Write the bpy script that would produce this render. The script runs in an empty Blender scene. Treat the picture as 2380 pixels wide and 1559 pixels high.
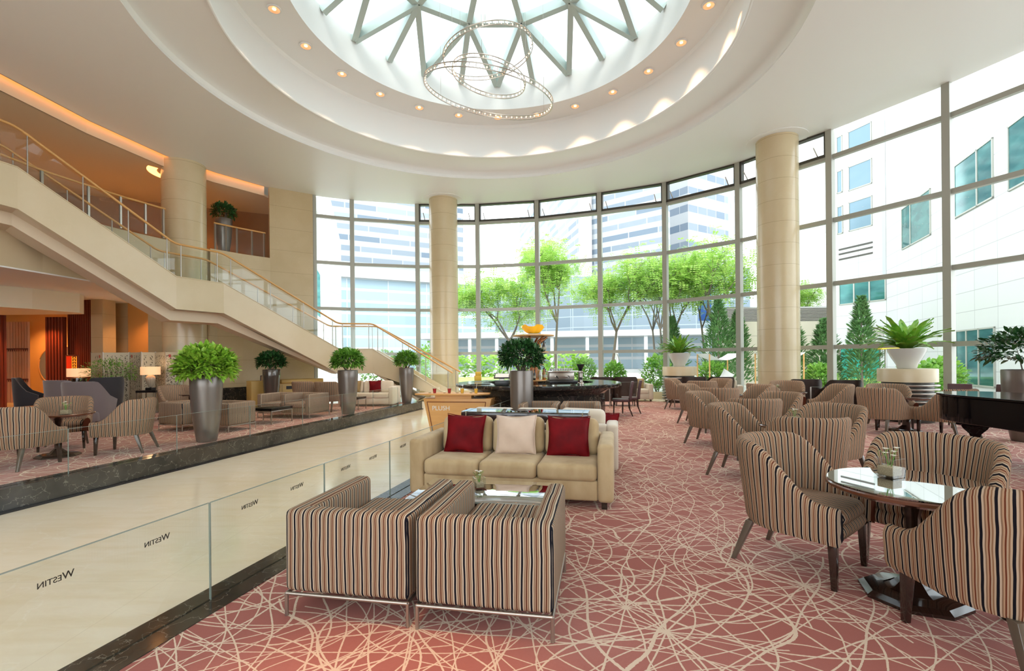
import bpy, math, random
from mathutils import Vector, Matrix
import numpy as np
C = bpy.context.scene.collection
R = math.radians
PI = math.pi
rnd = random.Random(7)
# ------------------------------------------------------------------ camera, sky, exposure
cam_d = bpy.data.cameras.new('camera'); cam = bpy.data.objects.new('camera', cam_d); C.objects.link(cam)
cam.location = (0, 0, 1.62)
cam_d.sensor_width = 36; cam_d.lens = 1110 / 2380 * 36
cam_d.shift_y = (836 - 779.5) / 2380
cam.rotation_euler = (Matrix.Rotation(R(90), 3, 'X') @ Matrix.Rotation(-0.009, 3, 'Z')).to_euler()
cam_d.clip_end = 500
bpy.context.scene.camera = cam
sc = bpy.context.scene
w = bpy.data.worlds.new('sky'); sc.world = w; w.use_nodes = True
wn = w.node_tree.nodes; wl = w.node_tree.links
bg = wn['Background']
tc = wn.new('ShaderNodeTexCoord'); sp = wn.new('ShaderNodeSeparateXYZ'); rp = wn.new('ShaderNodeValToRGB')
wl.new(tc.outputs['Generated'], sp.inputs[0]); wl.new(sp.outputs[2], rp.inputs[0]); wl.new(rp.outputs[0], bg.inputs[0])
rp.color_ramp.elements[0].color = (.90, .96, 1, 1); rp.color_ramp.elements[1].color = (.83, .93, 1, 1)
bg.inputs[1].default_value = 2.4
sun_d = bpy.data.lights.new('sun', 'SUN'); sun_d.energy = 1.5; sun_d.angle = R(18); sun_d.color = (1, .96, .88)
sun = bpy.data.objects.new('sun', sun_d); C.objects.link(sun); sun.rotation_euler = (R(38), R(14), R(-20))
vs = sc.view_settings
vs.view_transform = 'Standard'; vs.look = 'None'; vs.gamma = 1; vs.use_curve_mapping = False
vs.exposure = 0.86
cy = sc.cycles
cy.max_bounces = 9; cy.diffuse_bounces = 4; cy.glossy_bounces = 3; cy.transmission_bounces = 6; cy.transparent_max_bounces = 16
cy.caustics_reflective = False; cy.caustics_refractive = False; cy.sample_clamp_indirect = 6
cy.use_denoising = True; cy.use_adaptive_sampling = True; cy.adaptive_threshold = 0.02

# ------------------------------------------------------------------ mesh helpers
class MB:
    def __init__(s): s.v = []; s.f = []; s.uv = []
    def add(s, vs, fs, uvs=None):
        o = len(s.v); s.v += [tuple(p) for p in vs]; s.f += [tuple(i + o for i in f) for f in fs]
        if uvs: s.uv += list(uvs)
        else: s.uv += [(p[0], p[2]) for p in vs]
        return s
    def box(s, x0, x1, y0, y1, z0, z1, rz=0, c=(0, 0, 0)):
        vs = [(x, y, z) for z in (z0, z1) for x, y in ((x0, y0), (x1, y0), (x1, y1), (x0, y1))]
        if rz or c != (0, 0, 0):
            a, b = math.cos(rz), math.sin(rz)
            vs = [(c[0] + x * a - y * b, c[1] + x * b + y * a, c[2] + z) for x, y, z in vs]
        return s.add(vs, [(3, 2, 1, 0), (4, 5, 6, 7), (0, 1, 5, 4), (1, 2, 6, 5), (2, 3, 7, 6), (3, 0, 4, 7)])
    def seg(s, p, q, wx, wz0, wz1):
        """wall-like box between plan points p and q, thickness wx (centred), z0..z1"""
        d = Vector((q[0] - p[0], q[1] - p[1])); n = Vector((-d.y, d.x)).normalized() * wx / 2
        pts = [(p[0] - n.x, p[1] - n.y), (q[0] - n.x, q[1] - n.y), (q[0] + n.x, q[1] + n.y), (p[0] + n.x, p[1] + n.y)]
        return s.prism(pts, wz0, wz1)
    def prism(s, pts, z0, z1):
        n = len(pts)
        vs = [(x, y, z0) for x, y in pts] + [(x, y, z1) for x, y in pts]
        fs = [tuple(range(n - 1, -1, -1)), tuple(range(n, 2 * n))] + [(i, (i + 1) % n, n + (i + 1) % n, n + i) for i in range(n)]
        return s.add(vs, fs)
    def lathe(s, prof, n=32, c=(0, 0, 0), a0=0, a1=2 * PI, sx=1, sy=1):
        full = abs(a1 - a0 - 2 * PI) < 1e-6; m = n if full else n + 1
        vs = [(c[0] + r * math.cos(a0 + (a1 - a0) * i / n) * sx, c[1] + r * math.sin(a0 + (a1 - a0) * i / n) * sy, c[2] + z) for i in range(m) for r, z in prof]
        k = len(prof); fs = []
        for i in range(n):
            j = (i + 1) % m
            for q in range(k - 1):
                fs.append((i * k + q, j * k + q, j * k + q + 1, i * k + q + 1))
        return s.add(vs, fs)
    def tube(s, pts, r, n=8, caps=True):
        pts = [Vector(p) for p in pts]; rr = r if isinstance(r, (list, tuple)) else [r] * len(pts)
        vs = []; up = Vector((0, 0, 1))
        for i, p in enumerate(pts):
            d = (pts[min(i + 1, len(pts) - 1)] - pts[max(i - 1, 0)]).normalized()
            u = d.cross(up if abs(d.z) < .95 else Vector((1, 0, 0))).normalized(); w_ = d.cross(u).normalized()
            for k in range(n):
                a = 2 * PI * k / n; vs.append(p + (u * math.cos(a) + w_ * math.sin(a)) * rr[i])
        fs = [(i * n + k, i * n + (k + 1) % n, (i + 1) * n + (k + 1) % n, (i + 1) * n + k) for i in range(len(pts) - 1) for k in range(n)]
        if caps: fs += [tuple(range(n - 1, -1, -1)), tuple((len(pts) - 1) * n + k for k in range(n))]
        return s.add(vs, fs)
    def taper(s, p0, p1, a0, a1):
        """square bar from p0 (half size a0) to p1 (half size a1)"""
        vs = [(p[0] + sx * a, p[1] + sy * a, p[2]) for p, a in ((p0, a0), (p1, a1)) for sx, sy in ((-1, -1), (1, -1), (1, 1), (-1, 1))]
        return s.add(vs, [(3, 2, 1, 0), (4, 5, 6, 7), (0, 1, 5, 4), (1, 2, 6, 5), (2, 3, 7, 6), (3, 0, 4, 7)])
    def grid(s, rows, uvs=None, closed=False):
        nr, nc = len(rows), len(rows[0]); vs = [p for r_ in rows for p in r_]
        fs = [(i * nc + j, i * nc + (j + 1) % nc, (i + 1) * nc + (j + 1) % nc, (i + 1) * nc + j) for i in range(nr - 1) for j in range(nc if closed else nc - 1)]
        return s.add(vs, fs, uvs)
    def build(s, name, m, parent=None, smooth=None, bevel=0, seg=2, sub=0, uv=False, recalc=True):
        me = bpy.data.meshes.new(name); me.from_pydata(s.v, [], s.f)
        if uv:
            l = me.uv_layers.new(name='UVMap'); vi = np.empty(len(me.loops), dtype=np.int32); me.loops.foreach_get('vertex_index', vi)
            l.data.foreach_set('uv', np.asarray(s.uv, dtype=np.float32)[vi].ravel())
        me.materials.append(m)
        if recalc:
            import bmesh
            b = bmesh.new(); b.from_mesh(me); bmesh.ops.recalc_face_normals(b, faces=b.faces); b.to_mesh(me); b.free()
        me.update()
        if smooth is not None:
            me.shade_smooth(); me.set_sharp_from_angle(angle=R(smooth))
        o = bpy.data.objects.new(name, me); C.objects.link(o)
        if parent: o.parent = parent
        if bevel:
            md = o.modifiers.new('edge', 'BEVEL'); md.width = bevel; md.segments = seg; md.limit_method = 'ANGLE'; md.angle_limit = R(40)
            if smooth is None: me.shade_smooth()
        if sub:
            md = o.modifiers.new('soft', 'SUBSURF'); md.levels = sub; md.render_levels = sub; me.shade_smooth()
        return o

def tag(o, label=None, cat=None, group=None, kind=None):
    if label: o['label'] = label
    if cat: o['category'] = cat
    if group: o['group'] = group
    if kind: o['kind'] = kind
    return o
def thing(name, label, cat, loc=(0, 0, 0), rz=0, group=None):
    o = bpy.data.objects.new(name, None); C.objects.link(o); o.location = loc; o.rotation_euler = (0, 0, rz); o.empty_display_size = .1
    return tag(o, label, cat, group)
def struct(o): o['kind'] = 'structure'; return o
def shell(name): o = bpy.data.objects.new(name, None); C.objects.link(o); return struct(o)
def dup(o, loc, rz, label, group=None, parent=None):
    c = o.copy(); C.objects.link(c)
    if parent is None:
        c.location = loc; c.rotation_euler = (0, 0, rz); c['label'] = label
        if group: c['group'] = group
    else: c.parent = parent
    for ch in list(o.children): dup(ch, None, None, None, None, c)
    return c
def face(dx, dy): return math.atan2(-dx, dy)   # yaw that turns local +Y towards (dx,dy)

# ------------------------------------------------------------------ materials
def mat(name, col, rough=.6, metal=0, spec=.5, **k):
    m = bpy.data.materials.new(name); m.use_nodes = True; nt = m.node_tree; b = nt.nodes['Principled BSDF']
    b.inputs['Base Color'].default_value = (*col, 1); b.inputs['Roughness'].default_value = rough; b.inputs['Metallic'].default_value = metal
    b.inputs['Specular IOR Level'].default_value = spec
    if 'emit' in k:
        b.inputs['Emission Color'].default_value = (*k['emit'], 1); b.inputs['Emission Strength'].default_value = k.get('es', 1)
    if 'sheen' in k: b.inputs['Sheen Weight'].default_value = k['sheen']
    if 'coat' in k: b.inputs['Coat Weight'].default_value = k['coat']; b.inputs['Coat Roughness'].default_value = .05
    n = k.get('noise')
    if n:   # (scale, other colour, amount, detail, stretch)
        sc_, c2, amt = n[:3]; st = n[3] if len(n) > 3 else (1, 1, 1)
        t = nt.nodes.new('ShaderNodeTexCoord'); mp = nt.nodes.new('ShaderNodeMapping'); mp.inputs['Scale'].default_value = st
        no = nt.nodes.new('ShaderNodeTexNoise'); no.inputs['Scale'].default_value = sc_; no.inputs['Detail'].default_value = 5
        mx = nt.nodes.new('ShaderNodeMix'); mx.data_type = 'RGBA'; mx.inputs[6].default_value = (*col, 1); mx.inputs[7].default_value = (*c2, 1)
        cr = nt.nodes.new('ShaderNodeValToRGB'); cr.color_ramp.elements[0].position = .35; cr.color_ramp.elements[1].position = .75
        cr.color_ramp.elements[1].color = (amt, amt, amt, 1)
        L = nt.links; L.new(t.outputs['Object'], mp.inputs[0]); L.new(mp.outputs[0], no.inputs[0]); L.new(no.outputs[0], cr.inputs[0]); L.new(cr.outputs[0], mx.inputs[0]); L.new(mx.outputs[2], b.inputs['Base Color'])
        if 'bump' in k:
            bp = nt.nodes.new('ShaderNodeBump'); bp.inputs['Strength'].default_value = k['bump']; bp.inputs['Distance'].default_value = .02
            L.new(no.outputs[0], bp.inputs['Height']); L.new(bp.outputs[0], b.inputs['Normal'])
    return m
class N:
    """tiny node-graph helper"""
    def __init__(s, m): s.nt = m.node_tree; s.b = s.nt.nodes['Principled BSDF']
    def n(s, t, **k):
        o = s.nt.nodes.new('ShaderNode' + t)
        for a, v in k.items(): setattr(o, a, v)
        return o
    def set(s, sock, v):
        if isinstance(v, (int, float)): sock.default_value = v
        elif isinstance(v, tuple): sock.default_value = v
        else: s.nt.links.new(v, sock)
    def m(s, op, a, b=0, c=None):
        o = s.n('Math', operation=op); s.set(o.inputs[0], a); s.set(o.inputs[1], b)
        if c is not None: s.set(o.inputs[2], c)
        return o.outputs[0]
    def vm(s, op, a, b=None):
        o = s.n('VectorMath', operation=op); s.set(o.inputs[0], a)
        if b is not None: s.set(o.inputs[1], b)
        return o.outputs[1] if op in ('LENGTH', 'DISTANCE', 'DOT_PRODUCT') else o.outputs[0]
    def mix(s, f, a, b):
        o = s.n('Mix', data_type='RGBA'); s.set(o.inputs[0], f); s.set(o.inputs[6], a); s.set(o.inputs[7], b); return o.outputs[2]
    def ramp(s, f, stops, const=False):
        o = s.n('ValToRGB'); cr = o.color_ramp
        if const: cr.interpolation = 'CONSTANT'
        while len(cr.elements) < len(stops): cr.elements.new(.5)
        for e, (p, c) in zip(cr.elements, stops): e.position = p; e.color = (*c, 1)
        s.set(o.inputs[0], f); return o.outputs[0]
    def noise(s, v, scale, detail=3):
        o = s.n('TexNoise'); s.set(o.inputs[0], v); o.inputs['Scale'].default_value = scale; o.inputs['Detail'].default_value = detail; return o.outputs[0]
    def sep(s, v): o = s.n('SeparateXYZ'); s.set(o.inputs[0], v); return o.outputs
    def obj(s): return s.n('TexCoord').outputs['Object']
    def bump(s, h, st=.3, d=.01):
        o = s.n('Bump'); o.inputs['Strength'].default_value = st; o.inputs['Distance'].default_value = d; s.set(o.inputs['Height'], h); s.nt.links.new(o.outputs[0], s.b.inputs['Normal'])

STR = [(0, (0.006, 0.006, 0.012)), (.2, (0.484, 0.390, 0.289)), (.34, (0.172, 0.101, 0.058)), (.43, (0.390, 0.281, 0.187)), (.53, (0.094, 0.023, 0.011)), (.65, (0.390, 0.265, 0.172)), (.76, (0.172, 0.109, 0.066)), (.85, (0.499, 0.413, 0.312))]
def stripes(name, uvm, period, stops=STR):
    m = mat(name, (.5, .4, .3), .9, spec=.2); g = N(m)
    tc_ = g.n('TexCoord')
    if uvm: u = g.sep(tc_.outputs['UV'])[0]
    else:
        nx, ny, nz = g.sep(tc_.outputs['Normal']); x, y, z = g.sep(tc_.outputs['Object'])
        f = g.m('GREATER_THAN', g.m('ABSOLUTE', nx), g.m('MAXIMUM', g.m('ABSOLUTE', ny), g.m('ABSOLUTE', nz)))
        u = g.m('ADD', g.m('MULTIPLY', y, f), g.m('MULTIPLY', x, g.m('SUBTRACT', 1, f)))
    ns = g.noise(tc_.outputs['Object'], 3.5, 2)
    u = g.m('ADD', u, g.m('MULTIPLY', g.m('SUBTRACT', ns, .5), .02))
    fr = g.m('FRACT', g.m('DIVIDE', u, period))
    c = g.ramp(fr, stops, True)
    g.nt.links.new(c, g.b.inputs['Base Color'])
    g.bump(g.noise(tc_.outputs['Object'], 220, 1), .15, .002)
    return m
def glass(name, tint=(.95, .99, .98), ior=1.45, k=1.0):
    m = bpy.data.materials.new(name); m.use_nodes = True; nt = m.node_tree; nt.nodes.clear(); L = nt.links
    o = nt.nodes.new('ShaderNodeOutputMaterial'); t = nt.nodes.new('ShaderNodeBsdfTransparent'); t.inputs[0].default_value = (*tint, 1)
    g = nt.nodes.new('ShaderNodeBsdfGlossy'); g.inputs['Roughness'].default_value = .01
    ge = nt.nodes.new('ShaderNodeNewGeometry'); vm = nt.nodes.new('ShaderNodeVectorMath'); vm.operation = 'DOT_PRODUCT'
    L.new(ge.outputs['Normal'], vm.inputs[0]); L.new(ge.outputs['Incoming'], vm.inputs[1])
    def mth(op, a, b_):
        q = nt.nodes.new('ShaderNodeMath'); q.operation = op
        for i, v in enumerate((a, b_)):
            if isinstance(v, (int, float)): q.inputs[i].default_value = v
            else: L.new(v, q.inputs[i])
        return q.outputs[0]
    f0 = ((ior - 1) / (ior + 1)) ** 2
    c = mth('ABSOLUTE', vm.outputs['Value'], 0); p = mth('POWER', mth('SUBTRACT', 1, c), 5)
    f = mth('MULTIPLY', mth('ADD', mth('MULTIPLY', p, 1 - f0), f0), k); f = mth('MINIMUM', f, 1)
    x = nt.nodes.new('ShaderNodeMixShader'); L.new(f, x.inputs[0]); L.new(t.outputs[0], x.inputs[1]); L.new(g.outputs[0], x.inputs[2]); L.new(x.outputs[0], o.inputs[0])
    return m
def marble(name, base, dark, vein, rough=.12, scale=1.2, vamt=.5, joints=None):
    m = mat(name, base, rough); g = N(m); o = g.obj()
    n1 = g.noise(o, scale, 6); c = g.mix(g.ramp(n1, [(.3, (0, 0, 0)), (.7, (1, 1, 1))]), (*base, 1), (*dark, 1))
    n2 = g.noise(o, scale * 2.3, 8); v = g.m('ABSOLUTE', g.m('SUBTRACT', n2, .5))
    vv = g.m('MULTIPLY', g.m('LESS_THAN', v, .005), vamt)
    c = g.mix(vv, c, (*vein, 1))
    if joints:
        x, y, z = g.sep(o)
        d = None
        for ax, p, off in joints:
            q = {'x': x, 'y': y, 'z': z}[ax]
            e = g.m('LESS_THAN', g.m('FRACT', g.m('DIVIDE', g.m('ADD', q, off), p)), .010 / p)
            d = e if d is None else g.m('MAXIMUM', d, e)
        c = g.mix(g.m('MULTIPLY', d, .55 if rough > .15 else .12), c, (base[0] * .35, base[1] * .3, base[2] * .22, 1))
    if rough < .15 and joints:      # slabs differ a little in tone
        x, y, z = g.sep(o); cb = g.n('CombineXYZ'); g.set(cb.inputs[0], g.m('FLOOR', g.m('DIVIDE', g.m('ADD', x, g.m('MULTIPLY', y, .45)), 1.1))); g.set(cb.inputs[1], g.m('FLOOR', g.m('DIVIDE', y, 1.3)))
        wn_ = g.n('TexWhiteNoise', noise_dimensions='2D'); g.set(wn_.inputs['Vector'], cb.outputs[0])
        c = g.mix(g.m('MULTIPLY', wn_.outputs[0], .22), c, (dark[0] * .86, dark[1] * .84, dark[2] * .76, 1))
        st = g.n('Mapping'); st.inputs['Scale'].default_value = (1.2, 5, 1); st.inputs['Rotation'].default_value = (0, 0, .5); g.set(st.inputs[0], o)
        c = g.mix(g.ramp(g.noise(st.outputs[0], 1.4, 6), [(.45, (0, 0, 0)), (.8, (.6, .6, .6))]), c, (dark[0] * .93, dark[1] * .9, dark[2] * .8, 1))
    g.nt.links.new(c, g.b.inputs['Base Color'])
    return m
CREAM = (.62, .50, .33)
M = {}
M['limestone'] = marble('limestone', (.66, .55, .37), (.60, .485, .30), (.68, .57, .40), .3, .9, .16)
M['column_stone'] = marble('column_stone', (.64, .53, .345), (.58, .46, .28), (.70, .61, .45), .22, .9, .14, [('z', .68, .2)])
M['wall_stone'] = marble('wall_stone', (.58, .455, .275), (.51, .39, .22), (.68, .58, .42), .32, .9, .12, [('z', .9, .1)])
M['cream_floor'] = marble('cream_floor', (.89, .82, .68), (.80, .69, .49), (.92, .87, .76), .12, .45, .3, [('x', 1.4, .3), ('y', 1.4, 0)])
M['black_marble'] = marble('black_marble', (.026, .024, .021), (.075, .066, .052), (.45, .42, .34), .1, 2.6, .35)
M['bar_marble'] = marble('bar_marble', (.012, .012, .013), (.03, .028, .025), (.35, .28, .2), .08, 2.0, .5)
M['plaster'] = mat('plaster', (.86, .86, .84), .7)
M['plaster_gloss'] = mat('plaster_gloss', (.86, .86, .84), .42)
M['mezz_plaster'] = mat('mezz_plaster', (.72, .60, .44), .7)
M['frame'] = mat('frame', (.40, .40, .35), .4, .2)
M['frame_dark'] = mat('frame_dark', (.07, .065, .055), .4, .5)
M['truss'] = mat('truss', (.50, .60, .57), .4, .1)
M['glass'] = glass('glass', (.97, .99, .985), 1.4, .55)
M['rail_glass'] = glass('rail_glass', (.975, .99, .983), 1.45, .7)
M['skyglass'] = glass('skyglass', (.62, .64, .64), 1.3, .3)
M['glass_edge'] = mat('glass_edge', (.26, .31, .28), .2)
M['velvet'] = mat('velvet', (.55, .42, .24), .75, sheen=.15, noise=(5, (.36, .24, .11), .8, (1, 1, .5)), bump=.35)
M['velvet_pale'] = mat('velvet_pale', (.70, .62, .50), .8, sheen=.5, noise=(4, (.6, .5, .38), .6))
M['red_velvet'] = mat('red_velvet', (.19, .002, .006), .7, spec=.2, noise=(5, (.07, .0, .002), .9), bump=.3)
M['beige_fabric'] = mat('beige_fabric', (.68, .53, .42), .8, sheen=.4, noise=(6, (.55, .4, .3), .5), bump=.2)
M['tan_fabric'] = mat('tan_fabric', (.36, .25, .11), .8, noise=(6, (.28, .18, .07), .5), bump=.2)
M['club_stripe'] = stripes('club_stripe', False, .057)
M['tub_stripe'] = stripes('tub_stripe', True, .054, [(0, (0.006, 0.005, 0.009)), (.2, (0.444, 0.326, 0.222)), (.33, (0.237, 0.126, 0.067)), (.43, (0.414, 0.296, 0.200)), (.54, (0.126, 0.033, 0.015)), (.65, (0.407, 0.252, 0.155)), (.76, (0.222, 0.133, 0.081)), (.86, (0.474, 0.363, 0.266))])
M['steel'] = mat('steel', (.42, .38, .34), .3, .9)
M['chrome'] = mat('chrome', (.7, .7, .7), .12, 1)
M['brass_wood'] = mat('brass_wood', (.62, .33, .10), .35, coat=.3)
M['dark_wood'] = mat('dark_wood', (.022, .010, .007), .18, coat=.5)
M['leg_wood'] = mat('leg_wood', (.10, .075, .055), .28, coat=.5)
M['table_wood'] = mat('table_wood', (.11, .035, .015), .2, coat=.6)
M['espresso'] = mat('espresso', (.030, .015, .018), .15, coat=.5)
M['tabletop_glass'] = glass('tabletop_glass', (.60, .66, .68), 1.9, 3.2)
M['piano'] = mat('piano', (.003, .003, .004), .06, spec=.22)
M['planter'] = mat('planter', (.19, .165, .15), .32, .55, noise=(9, (.26, .23, .21), .6, (1, 1, .12)))
M['planter_gloss'] = mat('planter_gloss', (.10, .085, .075), .15, .5, coat=.6)
M['leaf_light'] = mat('leaf_light', (.20, .44, .035), .3, noise=(14, (.42, .60, .08), 1))
M['leaf_mid'] = mat('leaf_mid', (.09, .28, .03), .3, noise=(14, (.24, .44, .07), 1))
M['leaf_dark'] = mat('leaf_dark', (.015, .07, .02), .25, noise=(14, (.06, .17, .045), 1))
M['fern'] = mat('fern', (.14, .38, .035), .35, noise=(9, (.34, .56, .07), 1))
M['soil'] = mat('soil', (.03, .02, .015), .9)
M['bark'] = mat('bark', (.16, .13, .10), .8)
M['white_gloss'] = mat('white_gloss', (.62, .62, .60), .12, coat=.5)
M['walnut'] = mat('walnut', (.20, .035, .014), .4, noise=(3, (.13, .02, .008), .8, (6, 6, .3)))
M['maple'] = mat('maple', (.70, .38, .13), .4, noise=(3, (.62, .32, .10), .7, (.5, 4, 4)))
M['oak_yellow'] = mat('oak_yellow', (.60, .40, .12), .45, noise=(3, (.5, .32, .09), .6))
M['brown_leather'] = mat('brown_leather', (.035, .020, .016), .4)
M['plum_leather'] = mat('plum_leather', (.085, .032, .035), .4)
M['grey_velvet'] = mat('grey_velvet', (.15, .115, .115), .8, sheen=.8)
M['dark_velvet'] = mat('dark_velvet', (.022, .018, .022), .8, sheen=.4)
M['black'] = mat('black', (.01, .01, .012), .3)
M['white'] = mat('white', (.8, .8, .78), .5)
M['paper'] = mat('paper', (.46, .44, .34), .7, noise=(2, (.48, .47, .36), .7))
M['ink'] = mat('ink', (.02, .018, .015), .7)
M['seal_red'] = mat('seal_red', (.35, .06, .05), .7)
M['lampshade'] = mat('lampshade', (.9, .62, .38), .8, emit=(1, .52, .24), es=.38)
M['ceramic'] = mat('ceramic', (.42, .36, .27), .2, coat=.5)
M['bulb'] = mat('bulb', (1, .8, .6), .5, emit=(1, .50, .22), es=5)
M['cove'] = mat('cove', (1, .7, .4), .5, emit=(1, .38, .10), es=2.6)
M['copper_glow'] = mat('copper_glow', (.75, .38, .2), .25, .6, emit=(1, .42, .18), es=.45)
M['copper'] = mat('copper', (.75, .38, .2), .2, .9)
M['amber_glass'] = mat('amber_glass', (.85, .50, .02), .08, coat=.6, emit=(1, .6, .05), es=.12)
M['clear'] = glass('clear', (.97, .985, .985), 1.45, 1.0)
M['pebble'] = mat('pebble', (.50, .40, .26), .8, noise=(120, (.25, .2, .12), 1))
M['red_drink'] = mat('red_drink', (.4, .01, .02), .1)
M['yellow_drink'] = mat('yellow_drink', (.85, .5, .05), .1)
M['flower'] = mat('flower', (.85, .83, .72), .6)
M['bronze_wall'] = mat('bronze_wall', (.34, .17, .06), .5, noise=(1.5, (.25, .11, .035), .6))
M['orange_wall'] = mat('orange_wall', (.62, .30, .08), .6)
M['silver_paint'] = mat('silver_paint', (.45, .45, .44), .3, .3)

# carpet: crossing wavy lines, hubs of radiating lines and rings
def carpet():
    m = mat('carpet', (.30, .095, .075), .95, spec=.1, sheen=.12); g = N(m); o = g.obj()
    def voro(scale, seed):
        v = g.n('TexVoronoi', voronoi_dimensions='2D'); v.inputs['Scale'].default_value = scale
        mp = g.n('Mapping'); mp.inputs['Location'].default_value = (seed, seed * 1.7, 0); g.set(mp.inputs[0], o); g.set(v.inputs[0], mp.outputs[0])
        d = g.vm('SUBTRACT', mp.outputs[0], g.vm('DIVIDE', v.outputs['Position'], (1, 1, 1)))
        return mp.outputs[0], v, d
    line = None
    def acc(x):
        nonlocal line
        line = x if line is None else g.m('MAXIMUM', line, x)
    W = .0052
    wj = g.m('ADD', g.m('MULTIPLY', g.noise(o, 70, 2), 1.0), .55)
    warp = g.n('TexNoise'); warp.inputs['Scale'].default_value = .55; warp.inputs['Detail'].default_value = 1; g.set(warp.inputs[0], o)
    wv = g.vm('MULTIPLY', g.vm('SUBTRACT', warp.outputs['Color'], (.5, .5, .5)), (1.0, 1.0, 0))
    for i, (ang, per) in enumerate(((12, .30), (38, .34), (63, .31), (95, .36), (118, .32), (140, .29), (165, .35))):
        p = g.vm('ADD', o, g.vm('MULTIPLY', wv, (1.0 + .25 * i, .8 + .3 * (i % 3), 0)))
        d = g.vm('DOT_PRODUCT', p, (math.cos(R(ang)), math.sin(R(ang)), 0))
        n2 = g.noise(g.vm('ADD', o, (i * 5.3, i * 2.1, 0)), .6, 1)
        t = g.m('ADD', g.m('DIVIDE', d, per), g.m('MULTIPLY', n2, 1.5))
        fr = g.m('ABSOLUTE', g.m('SUBTRACT', g.m('FRACT', t), .5))
        acc(g.m('LESS_THAN', fr, g.m('MULTIPLY', wj, W / per)))
    for sc_, seed, rad in ((.75, 0, .42), (.62, 11.3, .55)):
        p, v, d = voro(sc_, seed)
        ln = g.vm('LENGTH', g.vm('MULTIPLY', d, (1, 1, 0)))
        x, y, z = g.sep(d)
        an = g.m('ADD', g.m('ARCTAN2', y, x), g.m('MULTIPLY', g.noise(p, 1.3, 1), .7))
        k = 13
        fa = g.m('ABSOLUTE', g.m('SUBTRACT', g.m('FRACT', g.m('MULTIPLY', an, k / (2 * PI))), .5))
        acc(g.m('LESS_THAN', g.m('MULTIPLY', fa, g.m('MULTIPLY', ln, 2 * PI / k)), g.m('MULTIPLY', wj, W)))
        rr = g.m('ADD', ln, g.m('MULTIPLY', g.noise(p, 1.1, 1), .15))
        acc(g.m('LESS_THAN', g.m('ABSOLUTE', g.m('SUBTRACT', rr, rad + .1)), g.m('MULTIPLY', wj, W)))
    edge = g.noise(o, 60, 1)
    base = g.mix(g.ramp(g.noise(o, .5, 2), [(.4, (0, 0, 0)), (.6, (1, 1, 1))]), (.36, .115, .092, 1), (.43, .165, .138, 1))
    base = g.mix(g.m('MULTIPLY', edge, .3), base, (.33, .09, .07, 1))
    c = g.mix(line, base, (.70, .55, .42, 1))
    g.nt.links.new(c, g.b.inputs['Base Color']); g.bump(g.noise(o, 300, 1), .3, .004)
    return m
M['carpet'] = carpet()

# ------------------------------------------------------------------ plan of the room
ZC = 8.72                                                     # main ceiling height
MUL = [(-8.43, 20.44), (-7.0, 21.07), (-4.25, 21.74), (-1.51, 21.82), (1.19, 21.39), (3.82, 20.47), (6.27, 19.37), (8.35, 17.46), (10.06, 15.0), (11.46, 12.49),
       (12.55, 9.86), (13.35, 7.1), (13.9, 4.3), (14.1, 1.5), (14.1, -1.4), (14.1, -4.2), (14.1, -7)]
LEFT = [(-9.87, 19.45), (-11.0, 17.9), (-11.8, 16.4), (-12.3, 14.0), (-12.45, 11.5), (-12.45, 6), (-12.45, -7)]
D0 = (-.77, 11.54)                                            # dome centre
def kr(y): return -2.995 + .2457 * y                          # kerb on the lounge side
def kl(y): return -8.03 + .2347 * y                           # kerb on the far side
WZ = -.30

def flat(name, pts, z, m, up=True):
    b = MB(); b.add([(x, y, z) for x, y in pts], [tuple(range(len(pts)))]); return b.build(name, m)
# floors
INL = [(x * .955, (y - 3) * .955 + 3) for x, y in MUL]
fl = MB()
fl.prism([(kr(-7), -7), (14.1, -7)] + MUL[:2:-1] + [(-2.0, 21.8), (-2.0, 14), (-1.4, 12.9), (-.6, 12.25), (kr(12), 12)], -.4, 0)
fl.prism([(-2, 18.9), (-2, 21.8)] + MUL[2::-1] + [(-24, 24), (-24, 18.9)], -.4, 0)
fl.prism([(-24, -7), (kl(-7), -7), (kl(18.9), 18.9), (-24, 18.9)], -.4, 0)
struct(fl.build('floor', M['cream_floor']))
cp = MB(); e = .006
cp.prism([(kr(-7) + .3, -7), (13.2, -7), (13.2, 1.5), (12.6, 6), (11.4, 9.3), (10.2, 12), (8.9, 14.3), (7.2, 16.4), (5.2, 18.2), (3.2, 19.2), (1.0, 19.9), (-1.2, 20.2), (-1.2, 13.2), (-.3, 12.3), (kr(12) + .3, 12)], .0, e)
struct(cp.build('floor_carpet', M['carpet']))
cp = MB(); cp.prism([(-23.9, -7), (kl(-7) - .3, -7), (kl(18.7) - .3, 18.7), (-9.3, 18.0), (-11, 16.2), (-14, 16.6), (-23.9, 16.6)], .0, e)
struct(cp.build('floor_carpet', M['carpet']))
struct(MB().prism([(kl(-7) - .05, -7), (kr(-7) + .05, -7), (kr(12) + .1, 12.0), (-.5, 12.3), (-1.3, 13), (-1.9, 14.1), (-1.9, 19), (kl(19), 19)], WZ - .1, WZ).build('floor_walkway', M['cream_floor']))
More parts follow.
